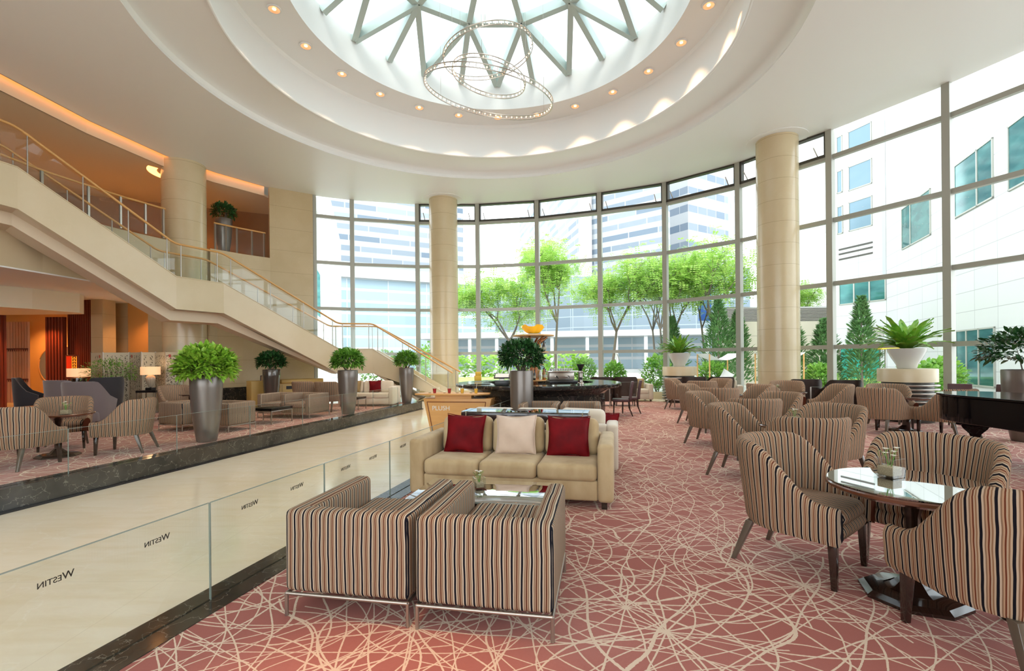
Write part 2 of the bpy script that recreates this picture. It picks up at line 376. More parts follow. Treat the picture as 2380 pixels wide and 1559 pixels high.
# kerbs in dark marble
k = MB()
for a, b_ in ((-.02, .02 + .11), (.15, .30)): k.prism([(kr(-7) + a, -7), (kr(-7) + b_, -7), (kr(12) + b_, 12), (kr(12) + a, 12)], -.3, .012)
k.prism([(kr(-7) + .11, -7), (kr(-7) + .15, -7), (kr(12) + .15, 12), (kr(12) + .11, 12)], -.3, -.02)
struct(k.build('trim_1', M['black_marble']))
k = MB()
for a, b_ in ((-.30, -.15), (-.11, .02)): k.prism([(kl(-7) + a, -7), (kl(-7) + b_, -7), (kl(18.9) + b_, 18.9), (kl(18.9) + a, 18.9)], -.3, .012)
k.prism([(kl(-7) - .15, -7), (kl(-7) - .11, -7), (kl(18.9) - .11, 18.9), (kl(18.9) - .15, 18.9)], -.3, -.02)
struct(k.build('trim_2', M['black_marble']))
# strip of dark stone at the foot of the far kerb
k = MB(); k.prism([(kl(-7), -7), (kl(-7) + .07, -7), (kl(18.9) + .07, 18.9), (kl(18.9), 18.9)], WZ, WZ + .03)
struct(k.build('baseboard_walkway', M['black']))

# ceiling: plane round a circular opening, stepped rings, drum
def star(poly, c, n=144):
    """points where rays from c meet the outline poly"""
    out = []
    angs = sorted(set([2 * PI * i / n for i in range(n)] + [math.atan2(y - c[1], x - c[0]) % (2 * PI) for x, y in poly]))
    for a in angs:
        d = (math.cos(a), math.sin(a)); best = None
        for i in range(len(poly)):
            p, q = poly[i], poly[(i + 1) % len(poly)]; ex, ey = q[0] - p[0], q[1] - p[1]
            den = d[0] * ey - d[1] * ex
            if abs(den) < 1e-9: continue
            t = ((p[0] - c[0]) * ey - (p[1] - c[1]) * ex) / den; u = ((p[0] - c[0]) * d[1] - (p[1] - c[1]) * d[0]) / den
            if t > 0 and -1e-6 <= u <= 1 + 1e-6 and (best is None or t < best): best = t
        out.append((a, best))
    return out
outline = MUL + LEFT[::-1]
st = star(outline, D0)
b = MB(); ring = []
for a, t in st: ring.append([(D0[0] + r_ * math.cos(a), D0[1] + r_ * math.sin(a), ZC) for r_ in (7.18, t)])
b.grid(ring + [ring[0]])
D1 = (-.42, 11.54)                                            # skylight centre
def rings(prof, n=144):
    """lathe whose centre drifts from the outer step to the skylight"""
    rows_ = []
    for i in range(n + 1):
        a_ = 2 * PI * i / n; rows_.append([(D0[0] + (D1[0] - D0[0]) * min(max((7.18 - r_) / 2.43, 0), 1) + r_ * math.cos(a_), D0[1] + r_ * math.sin(a_), z_) for r_, z_ in prof])
    return rows_
b.grid(rings([(7.18, ZC), (7.25, 8.76), (7.26, 8.86), (7.20, 8.95), (7.08, 9.0), (5.90, 9.0), (5.84, 9.0), (5.84, 9.10), (5.87, 9.11), (5.92, 10.08), (5.86, 10.16), (4.75, 10.16)]))
struct(b.build('ceiling', M['plaster_gloss'], smooth=35))
b = MB(); b.grid(rings([(4.75, 10.16), (4.75, 11.10), (4.95, 11.10)]))
struct(b.build('ceiling_drum', M['plaster'], smooth=35))
# raised bead round the wide step
b = MB(); b.tube([(D0[0] + .193 + 5.84 * math.cos(2 * PI * i / 120), D0[1] + 5.84 * math.sin(2 * PI * i / 120), 9.0) for i in range(121)], .035, 8, False)
struct(b.build('trim_3', M['plaster']))
# skylight: ring of nodes, ring beams, radial beams and fans to the drum
sky = shell('window_20')
ZN, RN, ZO, RO = 11.95, 3.12, 11.02, 4.74
def dpt(r_, deg, z): return Vector((D1[0] + r_ * math.cos(R(deg)), D0[1] + r_ * math.sin(R(deg)), z))
def beam(p, q, wd, h, m=M['truss'], name='glazing_bar', parent=None):
    d = (q - p).normalized(); s_ = d.cross(Vector((0, 0, 1))).normalized() * wd / 2; u = s_.cross(d).normalized() * h / 2
    if u.z < 0: u = -u
    vs_ = [a + x * s_ + y * u for a in (p, q) for x, y in ((-1, -1), (1, -1), (1, 1), (-1, 1))]
    return MB().add(vs_, [(3, 2, 1, 0), (4, 5, 6, 7), (0, 1, 5, 4), (1, 2, 6, 5), (2, 3, 7, 6), (3, 0, 4, 7)]).build(name, m, parent)
for i in range(12):
    a = 15 + 30 * i; n0 = dpt(RN, a, ZN)
    beam(n0, dpt(RN, a + 30, ZN), .2, .28, parent=sky)
    for da in (-15, 0, 15): beam(n0, dpt(RO, a + da, ZO), 0.17, .28, parent=sky)
    if i % 2: beam(n0, dpt(.35, a, 12.35), .17, .28, parent=sky)
    else:
        beam(n0, dpt(.35, a, 12.35), .17, .28, parent=sky)
b = MB(); b.lathe([(.02, 12.62), (.4, 12.6), (RN, ZN + .16), (4.9, 11.12)], 24, (D1[0], D0[1], 0), R(-15), R(345))
b.build('skylight_glass', M['skyglass'], sky)
MB().lathe([(.02, 12.2), (.4, 12.2), (.4, 12.5), (.02, 12.5)], 24, (D1[0], D0[1], 0)).build('hub', M['truss'], sky)

# downlights in the inner ring
dl = thing('downlight', 'x', 'light'); dl.location = (0, 0, 10.16)
MB().lathe([(.13, -.03), (.16, -.03), (.17, .0), (.13, -.004)], 24).build('trim_ring', M['white'], dl, smooth=40)
MB().lathe([(.132, -.028), (.09, -.014), (.001, -.008)], 24).build('reflector', M['copper_glow'], dl, smooth=40)
MB().lathe([(.001, -.026), (.04, -.022), (.045, -.01)], 16).build('lamp', M['bulb'], dl, smooth=40)
pos = ['leftmost', 'second', 'third', 'fourth', 'fifth', 'sixth', 'seventh', 'eighth', 'ninth', 'tenth', 'eleventh', 'twelfth', 'rightmost']
for i in range(13):
    p = dpt(5.25, 180 - 15 * i, 10.155)
    lab = ('round copper recessed downlight, %s of the thirteen in the ring ceiling' % pos[i]) if i in (0, 12) else 'round copper recessed downlight, %s from the left along the ring ceiling' % pos[i]
    if i == 0: dl.location = p; dl['label'] = lab; dl['group'] = 'downlights in the ceiling ring'
    else: dup(dl, p, 0, lab)
    ld = bpy.data.lights.new('downlight_beam', 'SPOT'); ld.energy = 120; ld.color = (1, .62, .35); ld.spot_size = R(75); ld.spot_blend = .6; ld.shadow_soft_size = .06
    lo = bpy.data.objects.new('downlight_beam', ld); C.objects.link(lo); lo.location = p - Vector((0, 0, .06)); lo.rotation_euler = (0, 0, 0)

for x, y, en in ((-.7, 2.0, 900), (-2.6, 1.4, 300), (3.6, 2.1, 500)):      # warm ceiling spots over the near end of the lounge
    ld = bpy.data.lights.new('ceiling_spot', 'SPOT'); ld.energy = en; ld.color = (1, .42, .14); ld.spot_size = R(17); ld.spot_blend = .9; ld.shadow_soft_size = .12
    lo = bpy.data.objects.new('ceiling_spot', ld); C.objects.link(lo); lo.location = (x, y, 8.66)
ld = bpy.data.lights.new('added_column_spot', 'SPOT'); ld.energy = 520; ld.color = (1, .42, .16); ld.spot_size = R(9); ld.spot_blend = 1; ld.shadow_soft_size = .06     # extra spot with no fixture, added for the orange glow on the column
lo = bpy.data.objects.new('added_column_spot', ld); C.objects.link(lo); lo.location = (4.6, 10.2, 9.9); lo.rotation_euler = (Vector((9.0, 15.1, 6.0)) - Vector((4.6, 10.2, 9.9))).to_track_quat('-Z', 'Y').to_euler()
# curtain wall bays
TZ = [1.93, 3.91, 5.89, 7.87]
def bay(i, p, q, hopper=True, last=False, half=False):
    s_ = shell('window_%d' % (i + 1))
    d = Vector((q[0] - p[0], q[1] - p[1])); L_ = d.length; d.normalize(); n = Vector((-d.y, d.x))   # n points outdoors? fixed below
    mid = Vector((p[0] + q[0], p[1] + q[1])) / 2
    if n.dot(mid - Vector((0, 8))) < 0: n = -n
    ang = math.atan2(d.y, d.x)
    def put(mb_, name, m): o = mb_.build(name, m, s_); return o
    put(MB().box(-.09, .09, -.13, .08, 0, ZC, ang, (p[0], p[1], 0)), 'mullion', M['frame'])
    if last: put(MB().box(-.05, .05, -.13, .08, 0, ZC, ang, (q[0], q[1], 0)), 'mullion', M['frame'])
    for z in TZ: put(MB().box(.05, L_ - .05, -.07, .07, z - .065, z + .065, ang, (p[0], p[1], 0)), 'transom', M['frame'])
    put(MB().box(.05, L_ - .05, -.08, .08, 0, .08, ang, (p[0], p[1], 0)), 'sill', M['frame'])
    g = MB()
    for z0, z1 in zip([.08] + TZ, TZ + [ZC]): g.add([(p[0], p[1], z0 + .04), (q[0], q[1], z0 + .04), (q[0], q[1], z1 - .04), (p[0], p[1], z1 - .04)], [(0, 1, 2, 3)])
    put(g, 'window_glass', M['glass'])
    if hopper:
        h = MB()
        for a, b_, z0, z1 in ((.06, .15, 7.92, ZC), (L_ - .15, L_ - .06, 7.92, ZC), (.06, L_ - .06, 7.92, 8.0), (.06, L_ - .06, 8.66, 8.72)):
            h.box(a, b_, -.1, .1, z0, z1, ang, (p[0], p[1], 0))
        put(h, 'hopper_frame', M['frame_dark'])
        for t in (.35, L_ - .35):
            c = Vector((p[0], p[1])) + d * t; e_ = c - n * .22
            MB().tube([(c.x, c.y, 7.98), (e_.x - d.x * .05, e_.y - d.y * .05, 8.28)], .018, 6).build('stay_arm', M['steel'], s_)
for i in range(len(MUL) - 1): bay(i, MUL[i], MUL[i + 1], hopper=2 <= i <= 7, last=i == len(MUL) - 2)
# low stone sill along the glass
b = MB()
for i in range(2, 16):
    p, q = MUL[i], MUL[i + 1]
    f_ = lambda t: (t[0] * .978, (t[1] - 5) * .978 + 5)
    p2, q2 = f_(p), f_(q); b.seg(p2, q2, .14, 0, .28)
struct(b.build('trim_4', M['limestone']))

# walls
WL = [(-11.25, 17.75), (-10.6, 18.7), (-9.87, 19.5)]
ZM = 5.84
b = MB()
b.seg(WL[0], WL[1], .3, 0, ZM); b.seg(WL[1], WL[2], .3, 0, ZM)
b.seg(WL[2], (-8.5, 20.42), .3, 0, ZC)
struct(b.build('wall_left', M['wall_stone']))
struct(MB().box(-8.52, -8.38, 20.3, 20.62, 0, ZC).build('trim_5', M['frame']))
b = MB(); b.seg(WL[0], WL[1], .36, 0, .66); b.seg(WL[1], WL[2], .36, 0, .66); b.seg(WL[2], (-8.5, 20.42), .36, 0, .66)
struct(b.build('baseboard_left', M['bar_marble']))
struct(MB().box(-24.2, -24, -7, 24, 0, 10).build('wall_far_left', M['wall_stone']))
b = MB(); b.box(-24.2, -13, -7.3, -7.1, -.4, 10); b.box(-13, 2.8, -7.3, -7.1, 8.0, 10); b.box(-13, 2.8, -7.3, -7.1, -.4, .3); b.box(2.8, 14.3, -7.3, -7.1, -.4, 10)
for x in (-9, -5, -1): b.box(x - .2, x + .2, -7.3, -7.1, .3, 8.0)
struct(b.build('wall_back', M['wall_stone']))
struct(MB().add([(-13, -7.2, .3), (2.8, -7.2, .3), (2.8, -7.2, 8.0), (-13, -7.2, 8.0)], [(0, 1, 2, 3)]).build('window_30', M['glass']))  # unseen opening, sized and placed to bring daylight onto the walkway
# mezzanine slab, ceiling and rear wall
EDGE = [(-9.87, 19.5), (-10.6, 18.7), (-11.25, 17.75), (-11.75, 16.5), (-12.3, 15.0), (-12.75, 13), (-12.9, 10), (-12.9, -7)]
struct(MB().prism(EDGE + [(-24, -7), (-24, 22), (-11.2, 22), (-9.87, 21)], 4.1, ZM).build('floor_mezzanine', M['limestone']))
struct(MB().prism([(-24, 16.2), (-16.9, 19.4), (-11.2, 22.0), (-9.5, 22.5), (-9.5, 22.8), (-17.2, 20), (-24, 16.8)], ZM, 8.6).build('wall_mezzanine', M['bronze_wall']))
struct(MB().box(-9.75, -9.6, 19.5, 22.6, ZM, 8.8).build('wall_mezzanine_side', M['bronze_wall']))
ML = [(x - .22, y + .10) for x, y in LEFT]
b = MB(); b.prism(ML + [(-24, -7), (-24, 23), (-9.6, 23)], 8.42, 8.5)
for i in range(len(ML) - 1): b.seg(ML[i], ML[i + 1], .04, 8.42, 9.0)
struct(b.build('ceiling_mezzanine', M['mezz_plaster']))
b = MB()
for i in range(len(ML) - 1):
    b.prism([LEFT[i], LEFT[i + 1], ML[i + 1], ML[i]], 9.0, 9.05)
    b.seg(LEFT[i], LEFT[i + 1], .03, ZC, 9.05)
struct(b.build('ceiling_cove', M['mezz_plaster']))
b = MB()
b.tube([(x * .97 + (x - .28) * .03 - .07, y + .03, 8.86) for x, y in LEFT], .035, 6)
tag(b.build('cove_light_strip', M['cove']), 'amber light strip glowing in the ceiling slot beside the mezzanine', 'light')
roof = MB(); roof.prism([(-24.2, -7.3), (-12.3, -7.3), (-12.3, 14), (-9.6, 19.4), (-9.6, 24), (-24.2, 24)], 9.06, 9.15)
struct(roof.build('roof', M['plaster']))

struct(MB().prism([(-24, 8), (-13.2, 8), (-12.4, 15.2), (-11.4, 17.7), (-11.4, 19.5), (-24, 20.4)], 4.06, 4.098).build('ceiling_alcove', M['plaster']))
# columns
def column(x, y, z1, r_=.62, a=0):
    o = struct(MB().lathe([(r_, 0), (r_, z1), (.001, z1)], 48, (0, 0, 0)).build('column', M['column_stone'], smooth=40)); o.location = (x, y, 0); return o
column(-2.98, 21.1, ZC); column(8.72, 15.62, ZC); column(-11.72, 17.15, ZC, .68)
for x, y, rr in ((-2.98, 21.1, .88), (8.72, 15.62, .9)):
    struct(MB().lathe([(.62, ZC - .015), (rr, ZC - .015), (rr, ZC)], 48, (x, y, 0)).build('ceiling_collar', M['plaster']))
b = MB(); b.lathe([(.70, 8.412), (.98, 8.412), (1.0, 8.43)], 48, (-11.9, 17.25, 0), R(72), R(236))
tag(b.build('column_halo_light', M['cove']), 'amber ring light glowing in the ceiling round the stone column', 'light')

# ------------------------------------------------------------------ staircase
# near edge line of the stringer top (plan and height), curving with the glass wall
A0 = [(-12.5, 9.0, 6.40), (-11.75, 11.35, 6.28), (-10.0, 14.2, 4.17), (-9.37, 15.5, 4.17), (-6.75, 18.6, 2.09), (-5.48, 18.85, 2.09), (-2.35, 18.9, .12)]
# far edge
B0 = [(-14.2, 9.6, 6.40), (-13.1, 12.3, 6.28), (-11.15, 15.1, 4.17), (-10.5, 16.45, 4.17), (-7.6, 19.95, 2.09), (-5.7, 20.35, 2.09), (-2.2, 20.4, .12)]
stair = thing('staircase', 'curved limestone staircase with two landings rising beside the glass wall', 'staircase')
FH = [.98, .98, .96, .96, .95, .95, .12]
def ribbon(name, line, off, dz0, dz1, th, m):
    """vertical plate following a 3-D line"""
    b_ = MB(); rows = []
    for i, (x, y, z) in enumerate(line):
        p, q = line[max(i - 1, 0)], line[min(i + 1, len(line) - 1)]
        n = Vector((-(q[1] - p[1]), q[0] - p[0])).normalized()
        rows.append([(x + n.x * (off - th / 2), y + n.y * (off - th / 2), z + dz0[i]), (x + n.x * (off + th / 2), y + n.y * (off + th / 2), z + dz0[i]),
                     (x + n.x * (off + th / 2), y + n.y * (off + th / 2), z + dz1[i]), (x + n.x * (off - th / 2), y + n.y * (off - th / 2), z + dz1[i])])
    b_.grid(rows, closed=True); b_.f += [(3, 2, 1, 0), tuple(len(b_.v) - 4 + j for j in range(4))]
    return b_.build(name, m, stair)
Z7 = [0] * 7
ribbon('stringer', A0, 0, [-f for f in FH], Z7, .16, M['limestone'])
ribbon('stringer', B0, 0, [-f for f in FH], Z7, .16, M['limestone'])
ribbon('coping', A0, 0, Z7, [.02] * 7, .2, M['limestone'])
# soffit and spine beam
b = MB(); rows = [[(a[0], a[1], a[2] - f), (q[0], q[1], q[2] - f), (q[0], q[1], q[2] - f + .12), (a[0], a[1], a[2] - f + .12)] for a, q, f in zip(A0[:-1], B0[:-1], FH)]
rows.append([(-3.75, 18.9, .03), (-3.75, 20.4, .03), (-3.7, 20.4, .1), (-3.7, 18.9, .1)])
b.grid(rows, closed=True); b.build('soffit', M['mezz_plaster'], stair)
b = MB(); rows = []
for a, q, f in zip(A0[:5], B0[:5], FH):
    l = lambda t, dz: (a[0] + (q[0] - a[0]) * t, a[1] + (q[1] - a[1]) * t, a[2] - f + dz)
    rows.append([l(.3, .02), l(.85, .02), l(.85, -.3 if a[2] > 3 else -.02), l(.3, -.3 if a[2] > 3 else -.02)])
b.grid(rows, closed=True); b.f += [(3, 2, 1, 0), tuple(len(b.v) - 4 + j for j in range(4))]
b.build('spine_beam', M['mezz_plaster'], stair)
# steps of the three flights
def lerp(p, q, t): return tuple(p[i] + (q[i] - p[i]) * t for i in range(len(p)))
for f0, f1, n in ((1, 2, 14), (3, 4, 13), (5, 6, 12)):
    zt, zb = A0[f0][2] - .14, (A0[f1][2] - .14 if f1 < 6 else 0)
    for i in range(n):
        t0, t1 = i / n, (i + 1) / n
        p0, p1, q0, q1 = lerp(A0[f0], A0[f1], t0), lerp(A0[f0], A0[f1], t1), lerp(B0[f0], B0[f1], t0), lerp(B0[f0], B0[f1], t1)
        z = zt + (zb - zt) * (i + 1) / n + (zt - zb) / n * .0
        zz = max(z, .02) + (zt - zb) / n * 0
        b = MB(); b.prism([p0[:2], p1[:2], q1[:2], q0[:2]], max(zz - (zt - zb) / n - .05, 0), zz + .001 + (.0 if i < n - 1 else 0)); b.build('step', M['cream_floor'], stair)
for i0, i1 in ((0, 1), (2, 3), (4, 5)):
    z = A0[i0][2] - .14
    MB().prism([A0[i0][:2], A0[i1][:2], B0[i1][:2], B0[i0][:2]], z - .12, z).build('landing', M['cream_floor'], stair)
# glass balustrade, posts, handrails
RH = 1.0
for line in (A0, B0):
    rowz = [-.02] * 7
    o = ribbon('glass_panel', line, 0, [.02] * 7, [RH - .1] * 6 + [RH - .05], .012, M['rail_glass'])
    L3 = [(x, y, z + RH) for x, y, z in line]; pts = []
    for i in range(len(L3)):      # rounded bends
        if 0 < i < len(L3) - 1:
            pv, nx = Vector(L3[i - 1]), Vector(L3[i + 1]); c = Vector(L3[i])
            pts += [c + (pv - c).normalized() * .12, c + (pv - c).normalized() * .04 + (nx - c).normalized() * .04, c + (nx - c).normalized() * .12]
        else: pts.append(Vector(L3[i]))
    MB().tube(pts, .032, 10).build('handrail', M['brass_wood'], stair, smooth=50)
    for i in range(6):
        p, q = Vector(line[i]), Vector(line[i + 1]); n = max(2, round((q - p).length / 1.5))
        if i in (0, 2, 4): ts = (.12, .88)
        else: ts = (.06, .37, .66, .94)
        for t in ts:
            c = p.lerp(q, t)
            MB().tube([c, c + Vector((0, 0, RH - .03))], .016, 8).build('post', M['steel'], stair, smooth=50)

# mezzanine railing
rail = thing('mezzanine_railing', 'glass and timber railing along the mezzanine edge above the stone wall', 'railing')
for seg_ in ([(-9.95, 19.35), (-10.6, 18.55), (-11.1, 17.85)], [(-11.72, 16.2), (-12.15, 15.0), (-12.6, 13), (-12.8, 10)]):
    b = MB()
    for i in range(len(seg_) - 1): b.seg(seg_[i], seg_[i + 1], .012, ZM + .03, ZM + .93)
    b.build('glass_panel', M['rail_glass'], rail)
    MB().tube([(x, y, ZM + 1.0) for x, y in seg_], .032, 10).build('handrail', M['brass_wood'], rail, smooth=50)
    for i in range(len(seg_) - 1):
        for t in (.05, .5) if i < len(seg_) - 2 else (.05, .5, .95):
            c = lerp(seg_[i], seg_[i + 1], t); MB().box(-.02, .02, -.035, .035, ZM, ZM + .98, 0, (c[0], c[1], 0)).build('post', M['steel'], rail)

# ------------------------------------------------------------------ glass guards of the walkway with lettering
def lettering(body, size, depth, m, small=False, scaps=.8):
    cu = bpy.data.curves.new('lettering', 'FONT'); cu.body = body; cu.size = size; cu.extrude = depth; cu.align_x = 'CENTER'; cu.align_y = 'CENTER'
    if small:
        cu.small_caps_scale = scaps
        for i, f in enumerate(cu.body_format):
            if i: f.use_small_caps = True
    o = bpy.data.objects.new('lettering_source', cu); C.objects.link(o)
    dg = bpy.context.evaluated_depsgraph_get(); me = bpy.data.meshes.new_from_object(o.evaluated_get(dg)); bpy.data.objects.remove(o)
    me.materials.clear(); me.materials.append(m); return me
word = lettering('Westin', .052, .0012, M['ink'], True)
KD = Vector((.2457, 1)).normalized()
gnames = ['nearest', 'second', 'third', 'fourth', 'fifth', 'sixth', 'seventh', 'eighth', 'ninth']
def guard(side, i, y0, y1, words):
    f = kr if side == 'lounge' else kl; off = .13 if side == 'lounge' else -.13
    p, q = (f(y0) + off, y0), (f(y1) + off, y1)
    if side == 'lounge': lab = 'clear lettered glass guard panel on the near dark kerb, %s along from the camera' % gnames[i]
    else: lab = 'clear glass guard panel on the raised far dark kerb, %s along from the camera' % gnames[i]
    t = thing('glass_guard_panel', lab, 'glass panel', (p[0], p[1], 0), math.atan2(q[1] - p[1], q[0] - p[0]), 'glass guard panels on the %s kerb' % ('near' if side == 'lounge' else 'far'))
    L_ = math.hypot(q[0] - p[0], q[1] - p[1])
    MB().box(.004, L_ - .004, -.006, .006, -.02, .665).build('pane', M['rail_glass'], t)
    MB().box(.006, L_ - .006, -.0062, .0062, .665, .669).build('polished_edge', M['glass_edge'], t)
    for x in (.0, L_ - .004): MB().box(x + .0005, x + .0035, -.0062, .0062, -.02, .665).build('polished_edge', M['glass_edge'], t)
    if words:
        for u in (.29, .71):
            o = bpy.data.objects.new('glass_lettering', word); C.objects.link(o); o.parent = t
            o.location = (L_ * u, .009, .545); o.rotation_euler = (R(90), 0, R(180))
ys = [.81, 2.03, 3.25, 4.47, 5.69, 6.91, 8.13, 9.35, 10.57, 11.8]
for i in range(len(ys) - 1): guard('lounge', i, ys[i], ys[i + 1], True)
ys = [3.6, 5.3, 7.0, 8.7, 10.4, 12.1, 13.8, 15.5, 17.2]
for i in range(len(ys) - 1): guard('far', i, ys[i], ys[i + 1], False)

# ------------------------------------------------------------------ striped tub chair
def tub_proto(name, label):
    t = thing(name, label, 'armchair')
    W_, DF, RB = .40, .34, .40      # half width, front y, back radius
    yb = -.02
    path = []; ns = 8; nb = 24
    for i in range(ns): path.append((W_, DF + (yb - DF) * i / ns))
    for i in range(nb + 1):
        a = -PI * i / nb; path.append((W_ * math.cos(a), yb + RB * math.sin(a)))
    for i in range(1, ns + 1): path.append((-W_, yb + (DF - yb) * i / ns))
    s_ = [0]
    for i in range(1, len(path)): s_.append(s_[-1] + math.hypot(path[i][0] - path[i - 1][0], path[i][1] - path[i - 1][1]))
    tot = s_[-1]
    def top(i):
        d = min(s_[i], tot - s_[i]); u = min(max((d - .10) / .50, 0), 1); u = u * u * (3 - 2 * u)
        return .585 + .36 * u + .03 * math.sin(PI * min(d / (tot / 2), 1) / 2)
    rows = []; uvs = []
    n = len(path)
    for i, (x, y) in enumerate(path):
        p, q = path[max(i - 1, 0)], path[min(i + 1, n - 1)]
        tx, ty = q[0] - p[0], q[1] - p[1]; l = math.hypot(tx, ty); nx, ny = -ty / l, tx / l   # towards inside?
        if nx * (0 - x) + ny * (0 - y) < 0: nx, ny = -nx, -ny
        zt = top(i); th = .095; back = max(0, -y) / .42
        def P_(o, z):
            fl_ = .045 * max(0, (z - .33)) / .65 * (1 + .9 * back)      # flare outward with height
            return (x + nx * (o - fl_), y + ny * (o - fl_), z)
        zs = [(0.012, .325), (0, .36), (0, .36 + (zt - .36) * .35), (0, .36 + (zt - .36) * .7), (.004, zt - .045), (.018, zt - .014), (.045, zt), (.075, zt - .012), (.093, zt - .045), (.1, .36 + (zt - .36) * .7), (.105, .44), (.105, .36)]
        row = [P_(o, z) for o, z in zs]
        rows.append(row); uvs += [(s_[i] + .0, z) for o, z in zs]
    b = MB(); b.grid(rows, uvs)
    k_ = len(rows[0])
    b.f += [tuple(range(k_)), tuple((n - 1) * k_ + j for j in range(k_ - 1, -1, -1))]
    b.build('backrest', M['tub_stripe'], t, smooth=50, uv=True)
    # seat base and cushion
    def slab(z0, z1, inset, yf, nz=5, bulge=.0):
        out = []; uv = []
        rings = []
        for q in range(nz):
            v = q / (nz - 1); z = z0 + (z1 - z0) * v
            rd = .03 * (1 - math.sin(PI * min(max(v, 0), 1))) if nz > 2 else 0
            ring_ = []
            for i in range(36):
                a = 2 * PI * i / 36; cx_, sy_ = math.cos(a), math.sin(a)
                e_ = .38; x = (W_ - inset - rd) * math.copysign(abs(cx_) ** e_, cx_); yy = math.copysign(abs(sy_) ** e_, sy_)
                y = (yf - rd) * yy if yy > 0 else (.37 - inset - rd) * yy
                ring_.append((x, y, z + bulge * 0)); uv.append((x, z))
            rings.append(ring_)
        g = MB(); g.grid(rings, uv, closed=True)
        g.add([(0, 0, z1 + bulge)], []); g.uv[-1] = (0, z1); c_ = len(g.v) - 1; base = (nz - 1) * 36
        g.f += [(base + i, base + (i + 1) % 36, c_) for i in range(36)] + [tuple(range(35, -1, -1))]
        return g
    slab(.325, .43, .06, DF - .0).build('seat_base', M['tub_stripe'], t, smooth=50, uv=True)
    slab(.42, .53, .115, DF + .0, bulge=.015).build('seat_cushion', M['tub_stripe'], t, smooth=60, uv=True)
    for sx in (-1, 1):
        MB().taper((sx * .31, .28, .33), (sx * .315, .29, 0), .028, .018).build('leg', M['dark_wood'], t, bevel=.003)
        MB().taper((sx * .27, -.30, .33), (sx * .31, -.42, 0), .028, .017).build('leg', M['leg_wood'], t, bevel=.003)
    return t
proto = tub_proto('tub_chair', '')
TUB = [  # x, y, facing, label
    (2.28, 3.72, (.62, -.78), 'striped tub chair showing its left side, front left of the glass-topped near round table'),
    (2.70, 2.62, (-.02, 1), 'striped tub chair cut by the right frame edge, nearest of all the chairs'),
    (3.20, 3.68, (-.80, -.52), 'striped tub chair with its open front behind the near glass-topped round table'),
    (3.20, 6.55, (.72, -.66), 'striped tub chair turned sideways, left of the second round table in the row'),
    (3.30, 5.45, (.10, 1), 'striped tub chair showing its flat back, directly in front of the second round table'),
    (4.15, 6.35, (-.85, -.42), 'striped tub chair with glowing orange inner back, right of the second round table'),
    (3.78, 9.02, (.72, -.66), 'striped tub chair sideways with a pale splayed leg, left end of the third table group'),
    (3.92, 7.85, (.20, 1), 'striped tub chair seen from the back, middle of the third table group'),
    (4.78, 8.75, (-.85, -.35), 'striped tub chair with curled wing back, right end of the third table group'),
    (4.62, 11.85, (.75, -.62), 'striped tub chair sideways at the left of the fourth table group'),
    (4.55, 10.6, (.25, 1), 'striped tub chair seen from behind in the fourth table group'),
    (5.62, 11.2, (-.95, .0), 'striped tub chair angled inward at the right of the fourth table group'),
    (5.35, 15.2, (.8, -.5), 'small distant striped tub chair beside the slatted ring below the left fern bowl'),
    (5.50, 13.9, (.3, 1), 'small distant striped tub chair seen from behind, nearest of the window group under the fern'),
    (6.35, 14.9, (-.9, -.35), 'small distant striped tub chair right of the window group under the fern'),
    (6.38, 11.95, (.8, .3), 'striped tub chair with its rounded back to us in front of the tall right column'),
    (7.45, 12.95, (-.45, -.88), 'striped tub chair facing us behind the round table by the tall right column'),
    (7.55, 11.35, (-.98, .15), 'striped tub chair with long sloping side right of the tall column'),
    (7.80, 10.05, (.95, .35), 'striped tub chair with rounded back left of the table beside the piano'),
    (8.70, 11.0, (-.35, -.93), 'striped tub chair facing us below the large fern bowl'),
    (8.66, 9.55, (-.25, .97), 'striped tub chair partly hidden by the piano end'),
    (-7.75, 7.55, (-.05, 1), 'pale striped tub chair cut by the left frame edge'),
    (-8.60, 9.15, (.6, -.8), 'pale striped tub chair facing us behind the dark round table on the left'),
    (-7.12, 8.75, (-.92, -.25), 'pale striped tub chair turned left at the right of the dark round table'),
    (-9.55, 13.6, (.75, -.5), 'pale striped tub chair beside the small dark table behind the big planter'),
    (-6.85, 15.95, (.25, .97), 'dark striped tub chair back, first of the pair behind the striped settee'),
    (-5.98, 15.65, (.2, .98), 'dark striped tub chair back nearer the third planter, behind the settee'),
]
for i, (x, y, d, lab) in enumerate(TUB):
    g = 'striped tub chairs on the window side' if x > 0 else 'striped tub chairs on the far side of the walkway'
    if i == 0: proto.location = (x, y, .006); proto.rotation_euler = (0, 0, face(*d)); proto['label'] = lab; proto['group'] = g
    else: dup(proto, (x, y, .006), face(*d), lab, g)

# ------------------------------------------------------------------ round tables and flower cubes
def round_table(x, y, r_, label, glassy=True):
    t = thing('round_table', label, 'table', (x, y, .006), 0, 'round pedestal tables')
    MB().lathe([(.001, .70), (r_ - .05, .70), (r_, .725), (r_, .742), (r_ - .008, .75), (.001, .75)], 64).build('tabletop', M['table_wood'], t, smooth=30)
    if glassy: MB().lathe([(.001, .752), (r_ - .012, .752), (r_ - .012, .759), (.001, .759)], 64).build('glass_top', M['tabletop_glass'], t, smooth=30)
    MB().lathe([(.09, .70), (.07, .66), (.045, .55), (.04, .42), (.065, .34), (.045, .26), (.05, .14), (.12, .07), (.16, .05)], 8).build('pedestal', M['dark_wood'], t, smooth=20)
    MB().lathe([(.16, .055), (r_ * .55, .045), (r_ * .62, .02), (r_ * .62, 0), (.001, 0)], 8).build('base', M['dark_wood'], t, smooth=20)
    return t
